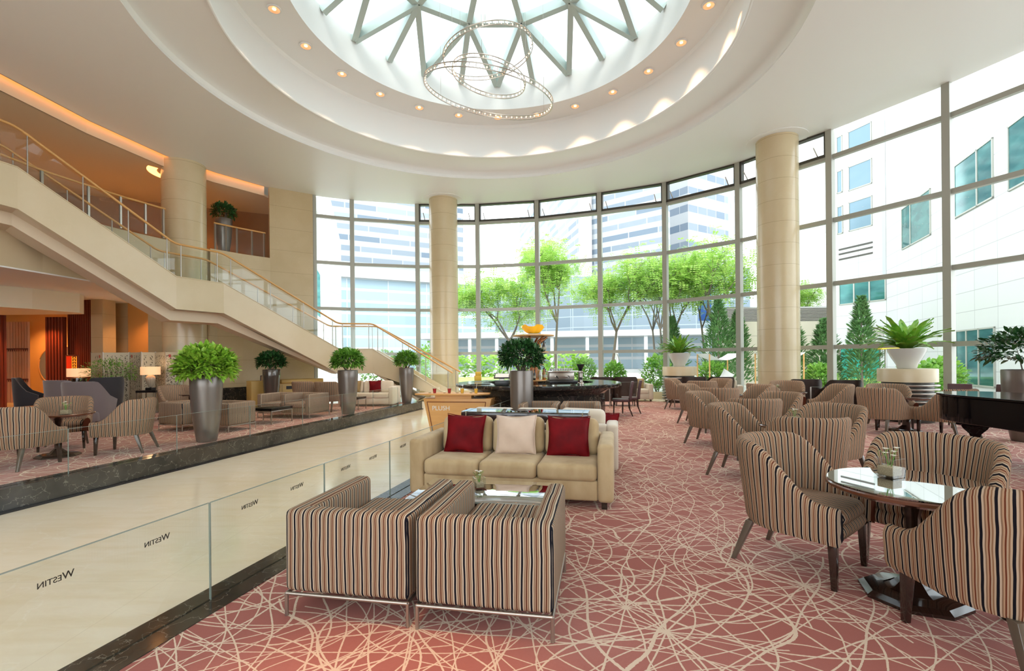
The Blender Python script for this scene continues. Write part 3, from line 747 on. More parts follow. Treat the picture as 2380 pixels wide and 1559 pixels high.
def flower_cube(x, y, z, label, s_=.115):
    t = thing('flower_vase', label, 'vase', (x, y, z), .35, 'glass cube vases with white flowers')
    h = s_ / 2; w_ = .004
    b = MB()
    b.box(-h, h, -h, -h + w_, 0, s_); b.box(-h, h, h - w_, h, 0, s_); b.box(-h, -h + w_, -h, h, 0, s_); b.box(h - w_, h, -h, h, 0, s_); b.box(-h, h, -h, h, 0, .008)
    b.build('glass_cube', M['clear'], t)
    MB().box(-h + .014, h - .014, -h + .014, h - .014, .010, s_ * .55).build('pebbles', M['pebble'], t, bevel=.004)
    rr = random.Random(int(x * 100) + 5)
    f_ = MB(); l_ = MB()
    for k_ in range(5):
        a = rr.uniform(0, 6.3); r_ = rr.uniform(0, h * .8); cx_, cy_, cz_ = r_ * math.cos(a), r_ * math.sin(a), s_ * (1.05 + rr.uniform(0, .5))
        l_.tube([(cx_ * .3, cy_ * .3, s_ * .5), (cx_, cy_, cz_)], .002, 4)
        for j in range(9):
            b_ = 2 * PI * j / 9; ct, st_ = math.cos(b_), math.sin(b_); pr = s_ * .19
            f_.add([(cx_, cy_, cz_), (cx_ + pr * .6 * math.cos(b_ - .35), cy_ + pr * .6 * math.sin(b_ - .35), cz_ + .012), (cx_ + pr * ct, cy_ + pr * st_, cz_ + .010), (cx_ + pr * .6 * math.cos(b_ + .35), cy_ + pr * .6 * math.sin(b_ + .35), cz_ + .012)], [(0, 1, 2, 3)])
    for s2 in (-1, 1):
        l_.tube([(0, 0, s_ * .6)] + [(s2 * h * 1.0 * math.sin(q * .5), .01 * q, s_ * (.9 + .55 * math.sin(q * .5))) for q in range(1, 7)], .0016, 4)
    f_.build('flowers', M['flower'], t, recalc=False); l_.build('stems', M['leaf_mid'], t)
    return t
round_table(2.68, 3.21, .49, 'glass-topped round table reflecting the sky, nearest on the window side')
flower_cube(2.68, 3.40, .768, 'glass cube vase of white flowers on the nearest round table', .13)
round_table(3.62, 6.12, .42, 'round pedestal table, second in the row on the window side')
flower_cube(3.75, 6.35, .768, 'small flower vase on the second round table')
round_table(4.28, 8.5, .42, 'round table hidden between the chairs of the third group')
round_table(5.0, 11.25, .40, 'round table hidden between the chairs of the fourth group')
round_table(5.9, 14.6, .40, 'small distant round table below the left fern bowl')
round_table(6.92, 12.05, .45, 'round table with a vase in front of the tall right column')
flower_cube(6.72, 12.1, .768, 'small flower vase on the table by the tall right column')
round_table(8.42, 10.25, .50, 'round table with octagonal dark pedestal beside the piano')
flower_cube(8.1, 10.4, .768, 'flower vase on the table beside the piano')
round_table(-7.95, 8.35, .50, 'dark round table between pale striped chairs on the left', False)
flower_cube(-7.62, 8.15, .758, 'flower vase on the dark round table between pale chairs', .14)
round_table(-9.6, 9.6, .52, 'dark round table at the left edge behind the pale chairs', False)
flower_cube(-9.25, 9.75, .758, 'flower vase on the dark table at the left edge', .13)

# ------------------------------------------------------------------ boxy striped club chairs
def club_proto(label):
    t = thing('club_chair', label, 'armchair')
    W_, D_ = .42, .47; z0, z1 = .155, .675
    def u_shape(th, za, zb): return [(-W_, D_), (-W_, -D_), (W_, -D_), (W_, D_), (W_ - th, D_), (W_ - th, -D_ + th), (-W_ + th, -D_ + th), (-W_ + th, D_)]
    o = MB().prism(u_shape(.135, 0, 0), z0, z1).build('shell', M['club_stripe'], t, bevel=.04, seg=4)
    MB().box(-W_ + .125, W_ - .125, -D_ + .125, D_ + .02, z0 + .01, .30).build('seat_base', M['club_stripe'], t, bevel=.01)
    MB().box(-W_ + .137, W_ - .137, -D_ + .137, D_ + .03, .30, .495).build('seat_cushion', M['club_stripe'], t, bevel=.045, seg=4)
    f_ = MB(); a = W_ - .012; d = D_ - .012
    for p, q in (((-a, -d), (a, -d)), ((a, -d), (a, d)), ((a, d), (-a, d)), ((-a, d), (-a, -d))): f_.tube([(*p, .142), (*q, .142)], .012, 8)
    f_.build('frame', M['steel'], t, smooth=50)
    for sx in (-1, 1):
        for sy in (-1, 1): MB().tube([(sx * a, sy * d, .142), (sx * a, sy * d, 0)], .012, 8).build('leg', M['steel'], t, smooth=50)
    return t
cp_ = club_proto('')
ku = Vector((-.175, 1)).normalized()
def rowdir(a): return (math.sin(R(a)), math.cos(R(a)))
CLUB = [
    (-.965, 3.42, (math.sin(R(10.5)), math.cos(R(10.5))), 'boxy striped club chair with its back to us, nearest the glass guard', 'near pair'),
    (-.10, 3.25, (math.sin(R(10.5)), math.cos(R(10.5))), 'boxy striped club chair with its back to us, close to the open carpet', 'near pair'),
    (.60, 10.45, (-.17, -.98), 'boxy striped club chair facing us in front of the bar, nearer the grey planter', 'pair before the bar'),
    (1.48, 10.30, (-.17, -.98), 'boxy striped club chair facing us in front of the bar, nearer the brown dining chairs', 'pair before the bar'),
    (-6.86, 11.45, (-.97, .24), 'boxy striped club chair with its back to the walkway, right of the big planter', 'far side'),
    (-7.95, 11.75, (.35, .93), 'boxy striped club chair half hidden behind the big planter', 'far side'),
]
for i, (x, y, d, lab, g) in enumerate(CLUB):
    if i == 0: cp_.location = (x, y, .006); cp_.rotation_euler = (0, 0, face(*d)); cp_['label'] = lab; cp_['group'] = 'club chairs ' + g
    else: dup(cp_, (x, y, .006), face(*d), lab, 'club chairs ' + g)
# striped settees on the far side: two joined seats
def settee(x, y, d, label, wd):
    t = thing('striped_settee', label, 'sofa', (x, y, .006), face(*d), 'striped settees on the far side')
    W_, D_, z0, z1, th = wd / 2, .47, .155, .69, .15
    MB().prism([(-W_, D_), (-W_, -D_), (W_, -D_), (W_, D_), (W_ - th, D_), (W_ - th, -D_ + th), (-W_ + th, -D_ + th), (-W_ + th, D_)], z0, z1).build('shell', M['club_stripe'], t, bevel=.035, seg=3)
    MB().box(-.07, .07, -D_ + .1, D_, z0, z1).build('divider', M['club_stripe'], t, bevel=.03)
    for s_ in (-1, 1):
        a, b_ = sorted((s_ * .075, s_ * (W_ - th - .005)))
        MB().box(a, b_, -D_ + th, D_ + .02, z0 + .01, .30).build('seat_base', M['club_stripe'], t, bevel=.01)
        MB().box(a, b_, -D_ + th, D_ + .03, .30, .44).build('seat_cushion', M['club_stripe'], t, bevel=.04, seg=3)
    f_ = MB(); a = W_ - .012; dd = D_ - .012
    for p, q in (((-a, -dd), (a, -dd)), ((a, -dd), (a, dd)), ((a, dd), (-a, dd)), ((-a, dd), (-a, -dd))): f_.tube([(*p, .142), (*q, .142)], .012, 8)
    f_.build('frame', M['steel'], t, smooth=50)
    for sx in (-1, 1):
        for sy in (-1, 1): MB().tube([(sx * a, sy * dd, .142), (sx * a, sy * dd, 0)], .012, 8).build('leg', M['steel'], t, smooth=50)
settee(-6.45, 14.1, (-.24, -.97), 'striped two-seat settee facing the black coffee table, side to the walkway', 1.75)

# ------------------------------------------------------------------ cushions
def cushion_mesh(w_, h_, t_, n=18, key=1):
    rr = random.Random(key); ph = [rr.uniform(0, 6) for _ in range(4)]
    b = MB(); rows = {1: [], -1: []}
    for s_ in (1, -1):
        for i in range(n + 1):
            row = []
            for j in range(n + 1):
                u, v = 2 * i / n - 1, 2 * j / n - 1
                e_ = (max(0, 1 - abs(u) ** 2.1) * max(0, 1 - abs(v) ** 2.1)) ** .6
                pin = 1 - .10 * (1 - abs(v) ** 2) * abs(u) ** 6; pin2 = 1 - .10 * (1 - abs(u) ** 2) * abs(v) ** 6
                wr = .012 * math.sin(3 * u + ph[0] + 2 * v) * e_ + .008 * math.sin(5 * v + ph[1] + 3 * u) * e_
                row.append((u * w_ / 2 * pin, s_ * (t_ / 2 * e_ + .003) + wr, v * h_ / 2 * pin2 + (.008 * math.sin(ph[2] + 4 * u))))
            rows[s_].append(row)
    b.grid(rows[1]); b.grid(rows[-1])
    # closing strip round the rim
    o = (n + 1) ** 2; rim = [i * (n + 1) for i in range(n + 1)] + [n * (n + 1) + j for j in range(1, n + 1)] + [i * (n + 1) + n for i in range(n - 1, -1, -1)] + [j for j in range(n - 1, 0, -1)]
    for k_ in range(len(rim)):
        a, c_ = rim[k_], rim[(k_ + 1) % len(rim)]; b.f.append((a, c_, c_ + o, a + o))
    return b
def cushion(x, y, z, w_, h_, t_, yaw, lean, roll, m, label, group, key=1):
    t = thing('throw_cushion', label, 'cushion', (x, y, z), 0, group)
    t.rotation_euler = (Matrix.Rotation(yaw, 3, 'Z') @ Matrix.Rotation(lean, 3, 'X') @ Matrix.Rotation(roll, 3, 'Y')).to_euler()
    c_ = cushion_mesh(w_, h_, t_, key=key).build('cover', m, t, sub=0, smooth=80)
    n = 10; P = []
    for s0, s1 in (((-1, -1), (1, -1)), ((1, -1), (1, 1)), ((1, 1), (-1, 1)), ((-1, 1), (-1, -1))):
        for i in range(n):
            u = s0[0] + (s1[0] - s0[0]) * i / n; v = s0[1] + (s1[1] - s0[1]) * i / n
            pin = 1 - .10 * (1 - abs(v) ** 2) * abs(u) ** 6; pin2 = 1 - .10 * (1 - abs(u) ** 2) * abs(v) ** 6
            P.append((u * w_ / 2 * pin * 1.02, 0, v * h_ / 2 * pin2 * 1.02))
    P.append(P[0]); MB().tube(P, .006, 6, False).build('piping', m, t, smooth=60)
    return t

# ------------------------------------------------------------------ three-seat velvet sofas
def sofa(x, y, yaw, W_, label, m, D_=1.02, pillows=3, name='velvet_sofa', ah=.70):
    """front faces local -Y; origin at the middle of the front edge on the floor"""
    t = thing(name, label, 'sofa', (x, y, .006), yaw)
    aw = .17
    for s_ in (-1, 1):
        a, b_ = sorted((s_ * W_ / 2, s_ * (W_ / 2 - aw)))
        MB().box(a, b_, 0, D_, .07, ah).build('arm', m, t, bevel=.045, seg=4)
        for yy in (.06, D_ - .06): MB().box(s_ * (W_ / 2 - .1) - .03, s_ * (W_ / 2 - .1) + .03, yy - .03, yy + .03, 0, .075).build('foot', M['dark_wood'], t)
    MB().box(-W_ / 2 + aw, W_ / 2 - aw, .03, D_ - .05, .08, .30).build('base', m, t, bevel=.02)
    MB().box(-W_ / 2 + aw - .02, W_ / 2 - aw + .02, D_ - .2, D_ - .01, .08, ah).build('back_frame', m, t, bevel=.04, seg=3)
    cw = (W_ - 2 * aw) / pillows
    for i in range(pillows):
        x0 = -W_ / 2 + aw + cw * i
        s_ = MB(); nx_, ny_ = 10, 10
        c_ = MB().box(x0 + .004, x0 + cw - .004, .0, D_ - .22, .285, .475).build('seat_cushion', m, t, bevel=.06, seg=5)
        p = MB().box(-cw / 2 + .01, cw / 2 - .01, -.11, .11, -.22, .235).build('back_cushion', m, t, bevel=.085, seg=6)
        p.location = (x0 + cw / 2, D_ - .31, .66 if ah > .68 else .62); p.rotation_euler = (R(-12), R(rnd.uniform(-2, 2)), 0)
    return t
YS = -R(12.5)
def loc(base, yaw, lx, ly):
    c_, s_ = math.cos(yaw), math.sin(yaw); return base[0] + lx * c_ - ly * s_, base[1] + lx * s_ + ly * c_
SB = (-.075, 5.32)
sofa(*SB, YS, 2.34, 'beige velvet three-seat sofa with three throw cushions behind the glass coffee table', M['velvet'])
for lx, m_, lab, kk, ro in ((-.65, M['red_velvet'], 'dark red velvet cushion on the beige sofa, nearest the glass guard', 3, .03), (0.0, M['beige_fabric'], 'pale beige cushion in the middle of the beige sofa', 5, -.02), (.64, M['red_velvet'], 'dark red velvet cushion on the beige sofa, nearest the open carpet', 8, .0)):
    px_, py_ = loc(SB, YS, lx, .53)
    cushion(px_, py_, .70, .50, .48, .18, YS, R(-14), ro, m_, lab, 'throw cushions on the beige sofa', kk)
# second sofa back to back, seen from behind
b2 = loc(SB, YS, .05, 2.55)
s2 = sofa(b2[0], b2[1], YS + PI, 2.34, 'pale sofa facing the bar behind the dark console', M['velvet_pale'], D_=1.0)
cushion(*loc(b2, YS, -.95, -.42), .66, .44, .42, .16, YS + PI, R(-14), .1, M['red_velvet'], 'red cushion peeping over the console, planter end', 'cushions on the pale sofa', 4)
cushion(*loc(b2, YS, .95, -.35), .62, .44, .42, .16, YS + PI, R(-14), -.1, M['red_velvet'], 'red cushion at the right arm of the pale sofa', 'cushions on the pale sofa', 9)
# console between them
cb = loc(SB, YS, -.02, 1.06)
t = thing('console_table', 'long dark console table with glass top behind the beige sofa', 'table', (cb[0], cb[1], .006), YS)
MB().box(-.86, .86, .0, .42, .78, .90).build('tabletop', M['espresso'], t, bevel=.004)
MB().box(-.86, .86, .0, .42, .905, .915).build('glass_top', M['tabletop_glass'], t)
for x in (-.79, .79): MB().box(x - .006, x + .006, -.004, .424, .775, .918).build('metal_inlay', M['chrome'], t)
for x in (-.80, .72): MB().box(x, x + .08, .02, .40, 0, .78).build('leg', M['espresso'], t)
# coffee table with glass top
t = thing('coffee_table', 'dark low coffee table under clear glass between striped chairs and beige sofa', 'table', (-.225, 4.285, .006), -R(11))
MB().box(-.64, .64, -.36, .36, .43, .444).build('glass_top', M['tabletop_glass'], t, bevel=.002)
MB().box(-.62, .62, -.34, .34, .36, .425).build('tabletop', M['espresso'], t, bevel=.003)
MB().box(-.638, .638, -.3605, -.3595, .43, .444).build('glass_edge', M['glass_edge'], t)
for sx in (-1, 1):
    for sy in (-1, 1): MB().box(sx * .58 - .03, sx * .58 + .03, sy * .30 - .03, sy * .30 + .03, 0, .36).build('leg', M['espresso'], t)
flower_cube(-.31, 4.36, .452, 'glass cube vase of white flowers on the low coffee table', .10)

# ------------------------------------------------------------------ plants
def leaves(n, gen, size, rr, droop=.3, wid=.42):
    """leaf blades: six-vertex folded shapes from gen() -> (pos, dir)"""
    V = []; F = []
    for i in range(n):
        p, d = gen(); d = d.normalized(); L_ = size * rr.uniform(.7, 1.25)
        sd = d.cross(Vector((rr.uniform(-.4, .4), rr.uniform(-.4, .4), 1))).normalized() * L_ * wid / 2; up = sd.cross(d).normalized()
        a = p; m1 = p + d * L_ * .35; m2 = p + d * L_ * .7 - Vector((0, 0, droop * L_ * .12)); tp = p + d * L_ - Vector((0, 0, droop * L_ * .4))
        o = len(V); V += [a, m1 + sd + up * L_ * .04, m2 + sd * .75 + up * L_ * .03, tp, m2 - sd * .75 + up * L_ * .03, m1 - sd + up * L_ * .04, m1, m2]
        F += [(o, o + 1, o + 6), (o + 1, o + 2, o + 7, o + 6), (o + 2, o + 3, o + 7), (o, o + 6, o + 5), (o + 6, o + 7, o + 4, o + 5), (o + 7, o + 3, o + 4)]
    b = MB(); b.v = [tuple(v) for v in V]; b.f = F; b.uv = [(0, 0)] * len(V)
    return b
def dome_gen(rr, rx, rz, zc, low=-.5):
    def g():
        while True:
            d = Vector((rr.gauss(0, 1), rr.gauss(0, 1), rr.gauss(0, 1))).normalized()
            if d.z > low: break
        k_ = rr.uniform(.5, 1.0) ** .8; p = Vector((d.x * rx * k_, d.y * rx * k_, zc + d.z * rz * k_))
        return p, (d + Vector((rr.uniform(-1, 1), rr.uniform(-1, 1), rr.uniform(-.5, .9)))).normalized()
    return g
def planter(x, y, label, plabel, leafm, potm, prof, rx, rz, zc, n, size, seed, low=-.45, z=.006, stems=False, grp=None):
    t = thing('planter', label, 'planter', (x, y, z), 0, grp)
    MB().lathe(prof, 40).build('pot', potm, t, smooth=40)
    zt = max(p[1] for p in prof); rt = max(p[0] for p in prof if p[1] > zt - .02)
    MB().lathe([(.001, zt - .03), (rt - .03, zt - .04)], 24).build('soil', M['soil'], t)
    rr = random.Random(seed)
    p_ = thing('shrub', plabel, 'plant', (x, y, z + zt - .03), 0, grp and grp.replace('planters', 'shrubs'))
    leaves(n, dome_gen(rr, rx, rz, zc - zt + .03, low), size, rr).build('leaves', leafm, p_, recalc=False)
    s_ = MB()
    for i in range(16 if stems else 8):
        a = rr.uniform(0, 6.28); q = rr.uniform(.3, .8)
        s_.tube([(.06 * math.cos(a), .06 * math.sin(a), 0), (rx * q * .6 * math.cos(a), rx * q * .6 * math.sin(a), (zc - zt) * .6 + .05), (rx * q * math.cos(a), rx * q * math.sin(a), zc - zt + rz * .4)], [.012, .009, .004], 6)
    s_.build('stems', M['bark'], p_)
TALL = [(.001, 0), (.17, 0), (.185, .03), (.235, .35), (.275, .75), (.295, 1.1), (.298, 1.33), (.29, 1.345), (.275, 1.335), (.27, 1.25)]
CYL = [(.001, 0), (.24, 0), (.262, .03), (.265, .6), (.266, 1.35), (.262, 1.365), (.25, 1.355), (.245, 1.28)]
g_ = 'tall planters beside the walkway'
planter(-6.27, 9.79, 'tall tapered grey planter with a wide bright shrub, nearest on the far kerb', 'bright yellow-green shrub dome in the nearest far-side planter', M['leaf_light'], M['planter'], TALL, .54, .42, 1.52, 1900, .165, 1, -.45, grp=g_)
planter(-8.72, 17.3, 'dark planter behind the striped settee by the wood desk', 'dark green round shrub in the planter by the wood desk', M['leaf_dark'], M['planter_gloss'], TALL, 0.48, .38, 1.60, 1500, .14, 2, -.4, grp=g_)
planter(-5.04, 14.65, 'tall grey planter by the far kerb, between settee and cream sofa', 'mid-green shrub in the planter between settee and cream sofa', M['leaf_mid'], M['planter'], TALL, .46, .36, 1.60, 1600, .145, 3, -.4, grp=g_)
planter(-4.05, 18.3, 'tall grey planter beside the bottom stair flight', 'mid-green shrub in the planter beside the bottom stair flight', M['leaf_mid'], M['planter'], [(r_ * .93, z_) for r_, z_ in TALL], .42, .36, 1.60, 1500, .14, 4, -.4, grp=g_)
planter(.215, 10.95, 'straight cylindrical grey planter in front of the black bar', 'dark green shrub with bare stems in the planter before the bar', M['leaf_dark'], M['planter'], CYL, 0.50, .38, 1.68, 2000, .125, 5, -.55, stems=True)
planter(9.62, 8.95, 'tall grey planter cut by the right frame edge behind the piano', 'glossy round-leaved shrub above the piano at the right edge', M['leaf_dark'], M['planter'], [(r_ * 1.12, z_) for r_, z_ in TALL], .66, .38, 1.70, 900, .15, 6, -.5)
planter(-11.15, 18.55, 'grey planter upstairs behind the mezzanine railing', 'dark shrub upstairs beside the stone column', M['leaf_dark'], M['planter'], TALL, .42, .36, 1.60, 800, .14, 7, -.4, z=ZM)

def fern_bowl(x, y, z, label, plabel, k_, seed, nl):
    t = thing('bowl_planter', label, 'planter', (x, y, z), 0, 'silver bowl planters on stone drums')
    MB().lathe([(.001, 0), (.19, 0), (.20, .01), (.22, .10), (.31, .26), (.385, .42), (.40, .50), (.39, .505), (.37, .46)], 48).build('pot', M['white_gloss'], t, smooth=40)
    MB().lathe([(.001, .47), (.375, .47)], 24).build('soil', M['soil'], t)
    p_ = thing('fern', plabel, 'plant', (x, y, z + .47), 0, 'bird nest ferns in silver bowls')
    rr = random.Random(seed); b = MB()
    for i in range(nl):
        a = 2 * PI * i / nl * 3.7 + rr.uniform(-.2, .2); el = rr.uniform(.4, 1.35); L_ = k_ * rr.uniform(.6, 1.12); w_ = L_ * rr.uniform(.11, .15)
        rows = []; d = Vector((math.cos(a), math.sin(a), 0)); sd = Vector((-d.y, d.x, 0))
        m_ = 9; p = Vector((d.x * .06, d.y * .06, 0)); e2 = el
        for j in range(m_ + 1):
            v = j / m_; wd = w_ * (.25 + 1.1 * math.sin(PI * min(v * .93 + .05, 1)) ** .8) * (1 if j < m_ else .05)
            wob = .012 * math.sin(j * 2.2 + i)
            dr = Vector((d.x * math.cos(e2), d.y * math.cos(e2), math.sin(e2))); up = sd.cross(dr)
            rows.append([p + sd * wd / 2 - up * .02 + up * wob, p, p - sd * wd / 2 - up * .02 - up * wob])
            p = p + dr * L_ / m_; e2 -= .07 + .5 * v * (1.3 - el) * .25
        b.grid(rows)
    b.build('fronds', M['fern'], p_, smooth=80, recalc=False)
def drum_pedestal(x, y, label):
    t = thing('drum_pedestal', label, 'pedestal', (x, y, 0), 0, 'stone and slatted drums by the glass')
    MB().lathe([(.001, 1.31), (.60, 1.31), (.605, 1.30), (.605, .985), (.001, .985)], 64).build('stone_ring', M['limestone'], t, smooth=30)
    MB().lathe([(.52, 0), (.52, .985)], 48).build('core', M['frame_dark'], t, smooth=30)
    for i in range(9):
        z = .10 + i * .098
        MB().lathe([(.53, z), (.625, z), (.635, z + .02), (.625, z + .04), (.53, z + .04)], 48).build('ring_slat', M['steel'], t, smooth=30)
drum_pedestal(6.22, 17.75, 'drum of beige stone over metal rings carrying the smaller fern bowl')
drum_pedestal(9.92, 12.0, 'drum of beige stone over metal rings carrying the larger fern bowl')
fern_bowl(6.20, 17.7, 1.312, 'silver bowl planter with fern on the stone drum left of the column', 'bird nest fern in the bowl left of the tall column', .76, 3, 64)
fern_bowl(9.92, 12.0, 1.312, 'silver bowl planter with fern on the stone drum by the piano', 'bird nest fern in the bowl near the piano', .96, 5, 76)

# ------------------------------------------------------------------ bar
BX, BY = .73, 13.6
t = thing('round_bar', 'round black marble bar counter in front of the curved glass wall', 'bar', (BX, BY, 0))
MB().lathe([(1.80, 0), (1.80, .10), (1.88, .12), (1.88, .70), (2.0, .80), (2.1, .86)], 96).build('front', M['bar_marble'], t, smooth=30)
MB().lathe([(2.1, .86), (2.28, .87), (2.32, .90), (2.32, .955), (2.30, .98), (1.55, .98), (1.55, .86), (2.1, .86)], 96).build('counter', M['bar_marble'], t, smooth=30)
MB().lathe([(1.55, .86), (1.55, .04), (.001, .04)], 64).build('well', M['frame_dark'], t, smooth=30)
MB().lathe([(1.50, .74), (1.0, .74), (1.0, .70), (1.5, .70)], 64).build('work_shelf', M['chrome'], t, smooth=30)
# bottle tower
TX, TY = .62, 13.62
t = thing('bottle_tower', 'flared wooden display tower with round top rising from the bar', 'display stand', (TX, TY, .04))
MB().lathe([(.10, 2.20), (.58, 2.24), (.585, 2.255), (.58, 2.275), (.001, 2.28)], 48).build('top_disc', M['maple'], t, smooth=30)
for i in range(6):
    a = R(60 * i + 10); c_, s_ = math.cos(a), math.sin(a)
    MB().tube([(.09 * c_, .09 * s_, 0), (.09 * c_, .09 * s_, 1.55), (.12 * c_, .12 * s_, 1.85), (.20 * c_, .20 * s_, 2.08), (.40 * c_, .40 * s_, 2.22)], [.03, .03, .045, .05, .03], 8).build('flared_rib', M['copper'], t, smooth=60)
for z, r_ in ((1.78, .42), (1.42, .30), (.98, .42)): MB().lathe([(.001, z), (r_, z), (r_, z + .03), (.001, z + .03)], 40).build('shelf', M['maple'], t, smooth=30)
b = thing('glass_bowl', 'rippled amber glass bowl on top of the bottle tower', 'bowl', (TX, TY, 2.322))
MB().box(-.16, .16, -.16, .16, 0, .03).build('plinth', M['steel'], b)
rows = []
for i in range(9):
    v = i / 8; row = []
    for j in range(48):
        a = 2 * PI * j / 48; r_ = .06 + .29 * v ** .8 * (1 + .06 * v * math.sin(5 * a)); row.append((r_ * math.cos(a), r_ * math.sin(a), .03 + .22 * v ** 1.6 + .035 * v * math.sin(5 * a + 1) + .01 * math.sin(13 * a) * v))
    rows.append(row)
MB().grid(rows, closed=True).build('bowl', M['amber_glass'], b, smooth=80)
# bottles
bm = [mat('bottle_%s' % n_, c_, .12, coat=.6) for n_, c_ in (('red', (.35, .02, .02)), ('green', (.05, .16, .04)), ('amber', (.40, .17, .03)), ('clear', (.6, .62, .6)), ('black', (.02, .02, .02)), ('gold', (.6, .42, .1)))]
bn = ['red', 'green', 'amber', 'clear', 'black', 'gold']
def bottle(x, y, z, k_, s_, label, group):
    t = thing('bottle', label, 'bottle', (x, y, z), 0, group)
    MB().lathe([(.001, 0), (.034 * s_, 0), (.036 * s_, .01), (.036 * s_, .17 * s_), (.014 * s_, .22 * s_), (.013 * s_, .28 * s_), (.001, .28 * s_)], 14).build('body', bm[k_], t, smooth=40)
    MB().lathe([(.015 * s_, .255 * s_), (.016 * s_, .285 * s_), (.001, .29 * s_)], 10).build('cap', M['black'], t, smooth=40)
    MB().lathe([(.0368 * s_, .05 * s_), (.0368 * s_, .12 * s_)], 14).build('paper_label', M['paper'], t, smooth=40)
tiers = (('upper shelf', 1.85, .33, 12, 1.0), ('middle shelf', 1.49, .22, 9, 1.0), ('lower shelf', 1.05, .33, 12, 1.15))
rr = random.Random(11)
for nm, z, r_, n_, s_ in tiers:
    for i in range(n_):
        a = 2 * PI * i / n_ - PI / 2; k_ = (i * 5 + int(z * 10)) % 6
        bottle(TX + r_ * math.cos(a), TY + r_ * math.sin(a), z, k_, s_ * (.9 + .15 * ((i * 7) % 3) / 2), '%s bottle among those on the %s of the bar tower' % (bn[k_], nm), 'bottles on the %s of the tower, %s' % (nm, bn[k_]))
# espresso machine, grinder, till, ice tray, candle boxes
t = thing('espresso_machine', 'steel espresso machine with stacked cups on the bar', 'coffee machine', (1.24, 12.0, .985), .15)
for sx in (-.30, .30): MB().box(sx - .03, sx + .03, -.16, .16, 0, .06).build('foot', M['black'], t)
MB().box(-.36, .36, -.22, .2, .05, .11).build('drip_tray', M['black'], t, bevel=.008)
MB().box(-.33, .33, -.02, .2, .11, .33).build('body', M['steel'], t, bevel=.02)
MB().box(-.38, .38, -.2, .22, .32, .35).build('cup_tray', M['chrome'], t, bevel=.005)
for sx in (-.15, .15): MB().tube([(sx, -.02, .2), (sx, -.12, .2), (sx, -.26, .17)], [.03, .03, .012], 10).build('group_head', M['chrome'], t)
for i in range(9):
    c_ = MB().lathe([(.018, 0), (.034, .03), (.038, .055), (.034, .052)], 14)
    o = c_.build('coffee_cup', M['white'], None, smooth=50); o.location = (1.24 + (-.26 + .065 * i) * math.cos(.15), 12.02 + (-.26 + .065 * i) * math.sin(.15), 1.337)
    tag(o, 'white coffee cup on the espresso machine, %s in the row' % ('first from the till end', 'second from the till end', 'third from the till end', 'fourth from the till end', 'middle one', 'fourth from the grinder end', 'third from the grinder end', 'second from the grinder end', 'first from the grinder end')[i], 'cup', 'coffee cups on the espresso machine')
t = thing('coffee_grinder', 'coffee grinder with dark hopper cone right of the espresso machine', 'grinder', (1.74, 12.15, .985))
MB().lathe([(.001, 0), (.09, 0), (.09, .03), (.06, .05), (.06, .28), (.08, .30), (.05, .34), (.001, .34)], 20).build('body', M['steel'], t, smooth=35)
MB().lathe([(.03, .34), (.10, .50), (.102, .51), (.001, .51)], 20).build('hopper', M['black'], t, smooth=35)
MB().box(-.03, .03, -.13, -.05, .12, .18).build('dosing_chamber', M['black'], t, bevel=.01)
t = thing('till', 'black till with tilted screen on the bar left of the planter', 'till', (-.25, 12.0, .985), -.1)
MB().box(-.18, .18, -.15, .15, 0, .12).build('base', M['black'], t, bevel=.01)
o = MB().box(-.20, .20, -.13, .13, -.015, .015).build('screen', M['black'], t, bevel=.006); o.location = (0, 0, .23); o.rotation_euler = (R(24), 0, 0)
p = MB().box(-.17, .17, -.10, .10, .016, .017).build('display', M['white'], o)
MB().box(-.05, .05, -.04, .04, .12, .22).build('stand', M['steel'], t)
t = thing('glassware_tray', 'tray crowded with small clear glasses at the left end of the bar', 'tray', (-.86, 12.75, .985), .4)
MB().box(-.32, .32, -.18, .18, 0, .012).build('tray', M['chrome'], t)
for i in range(8):
    for j in range(4):
        o = MB().lathe([(.02, .0), (.026, .07)], 10).build('glass_tumbler', M['clear'], None, smooth=50)
        o.location = (-.86 + (-.27 + .076 * i) * math.cos(.4) - (-.13 + .085 * j) * math.sin(.4), 12.75 + (-.27 + .076 * i) * math.sin(.4) + (-.13 + .085 * j) * math.cos(.4), .999)
        tag(o, 'small clear tumbler on the crowded tray at the left end of the bar', 'glass', 'tumblers on the bar tray')
for x, y, z, lab in ((-1.05, 14.6, .99, 'taller stack of yellow card boxes at the far left of the bar'), (.02, 15.3, .99, 'single low yellow card box on the far rim of the bar')):
    t = thing('yellow_box', lab, 'box', (x, y, z), .2)
    MB().box(-.10, .10, -.07, .07, 0, .16).build('carton', mat('yellow_card', (.85, .50, .05), .5), t, bevel=.004)
    if x < -1: MB().box(-.07, .10, -.07, .07, .161, .27).build('carton', bpy.data.materials['yellow_card'], t, bevel=.004)

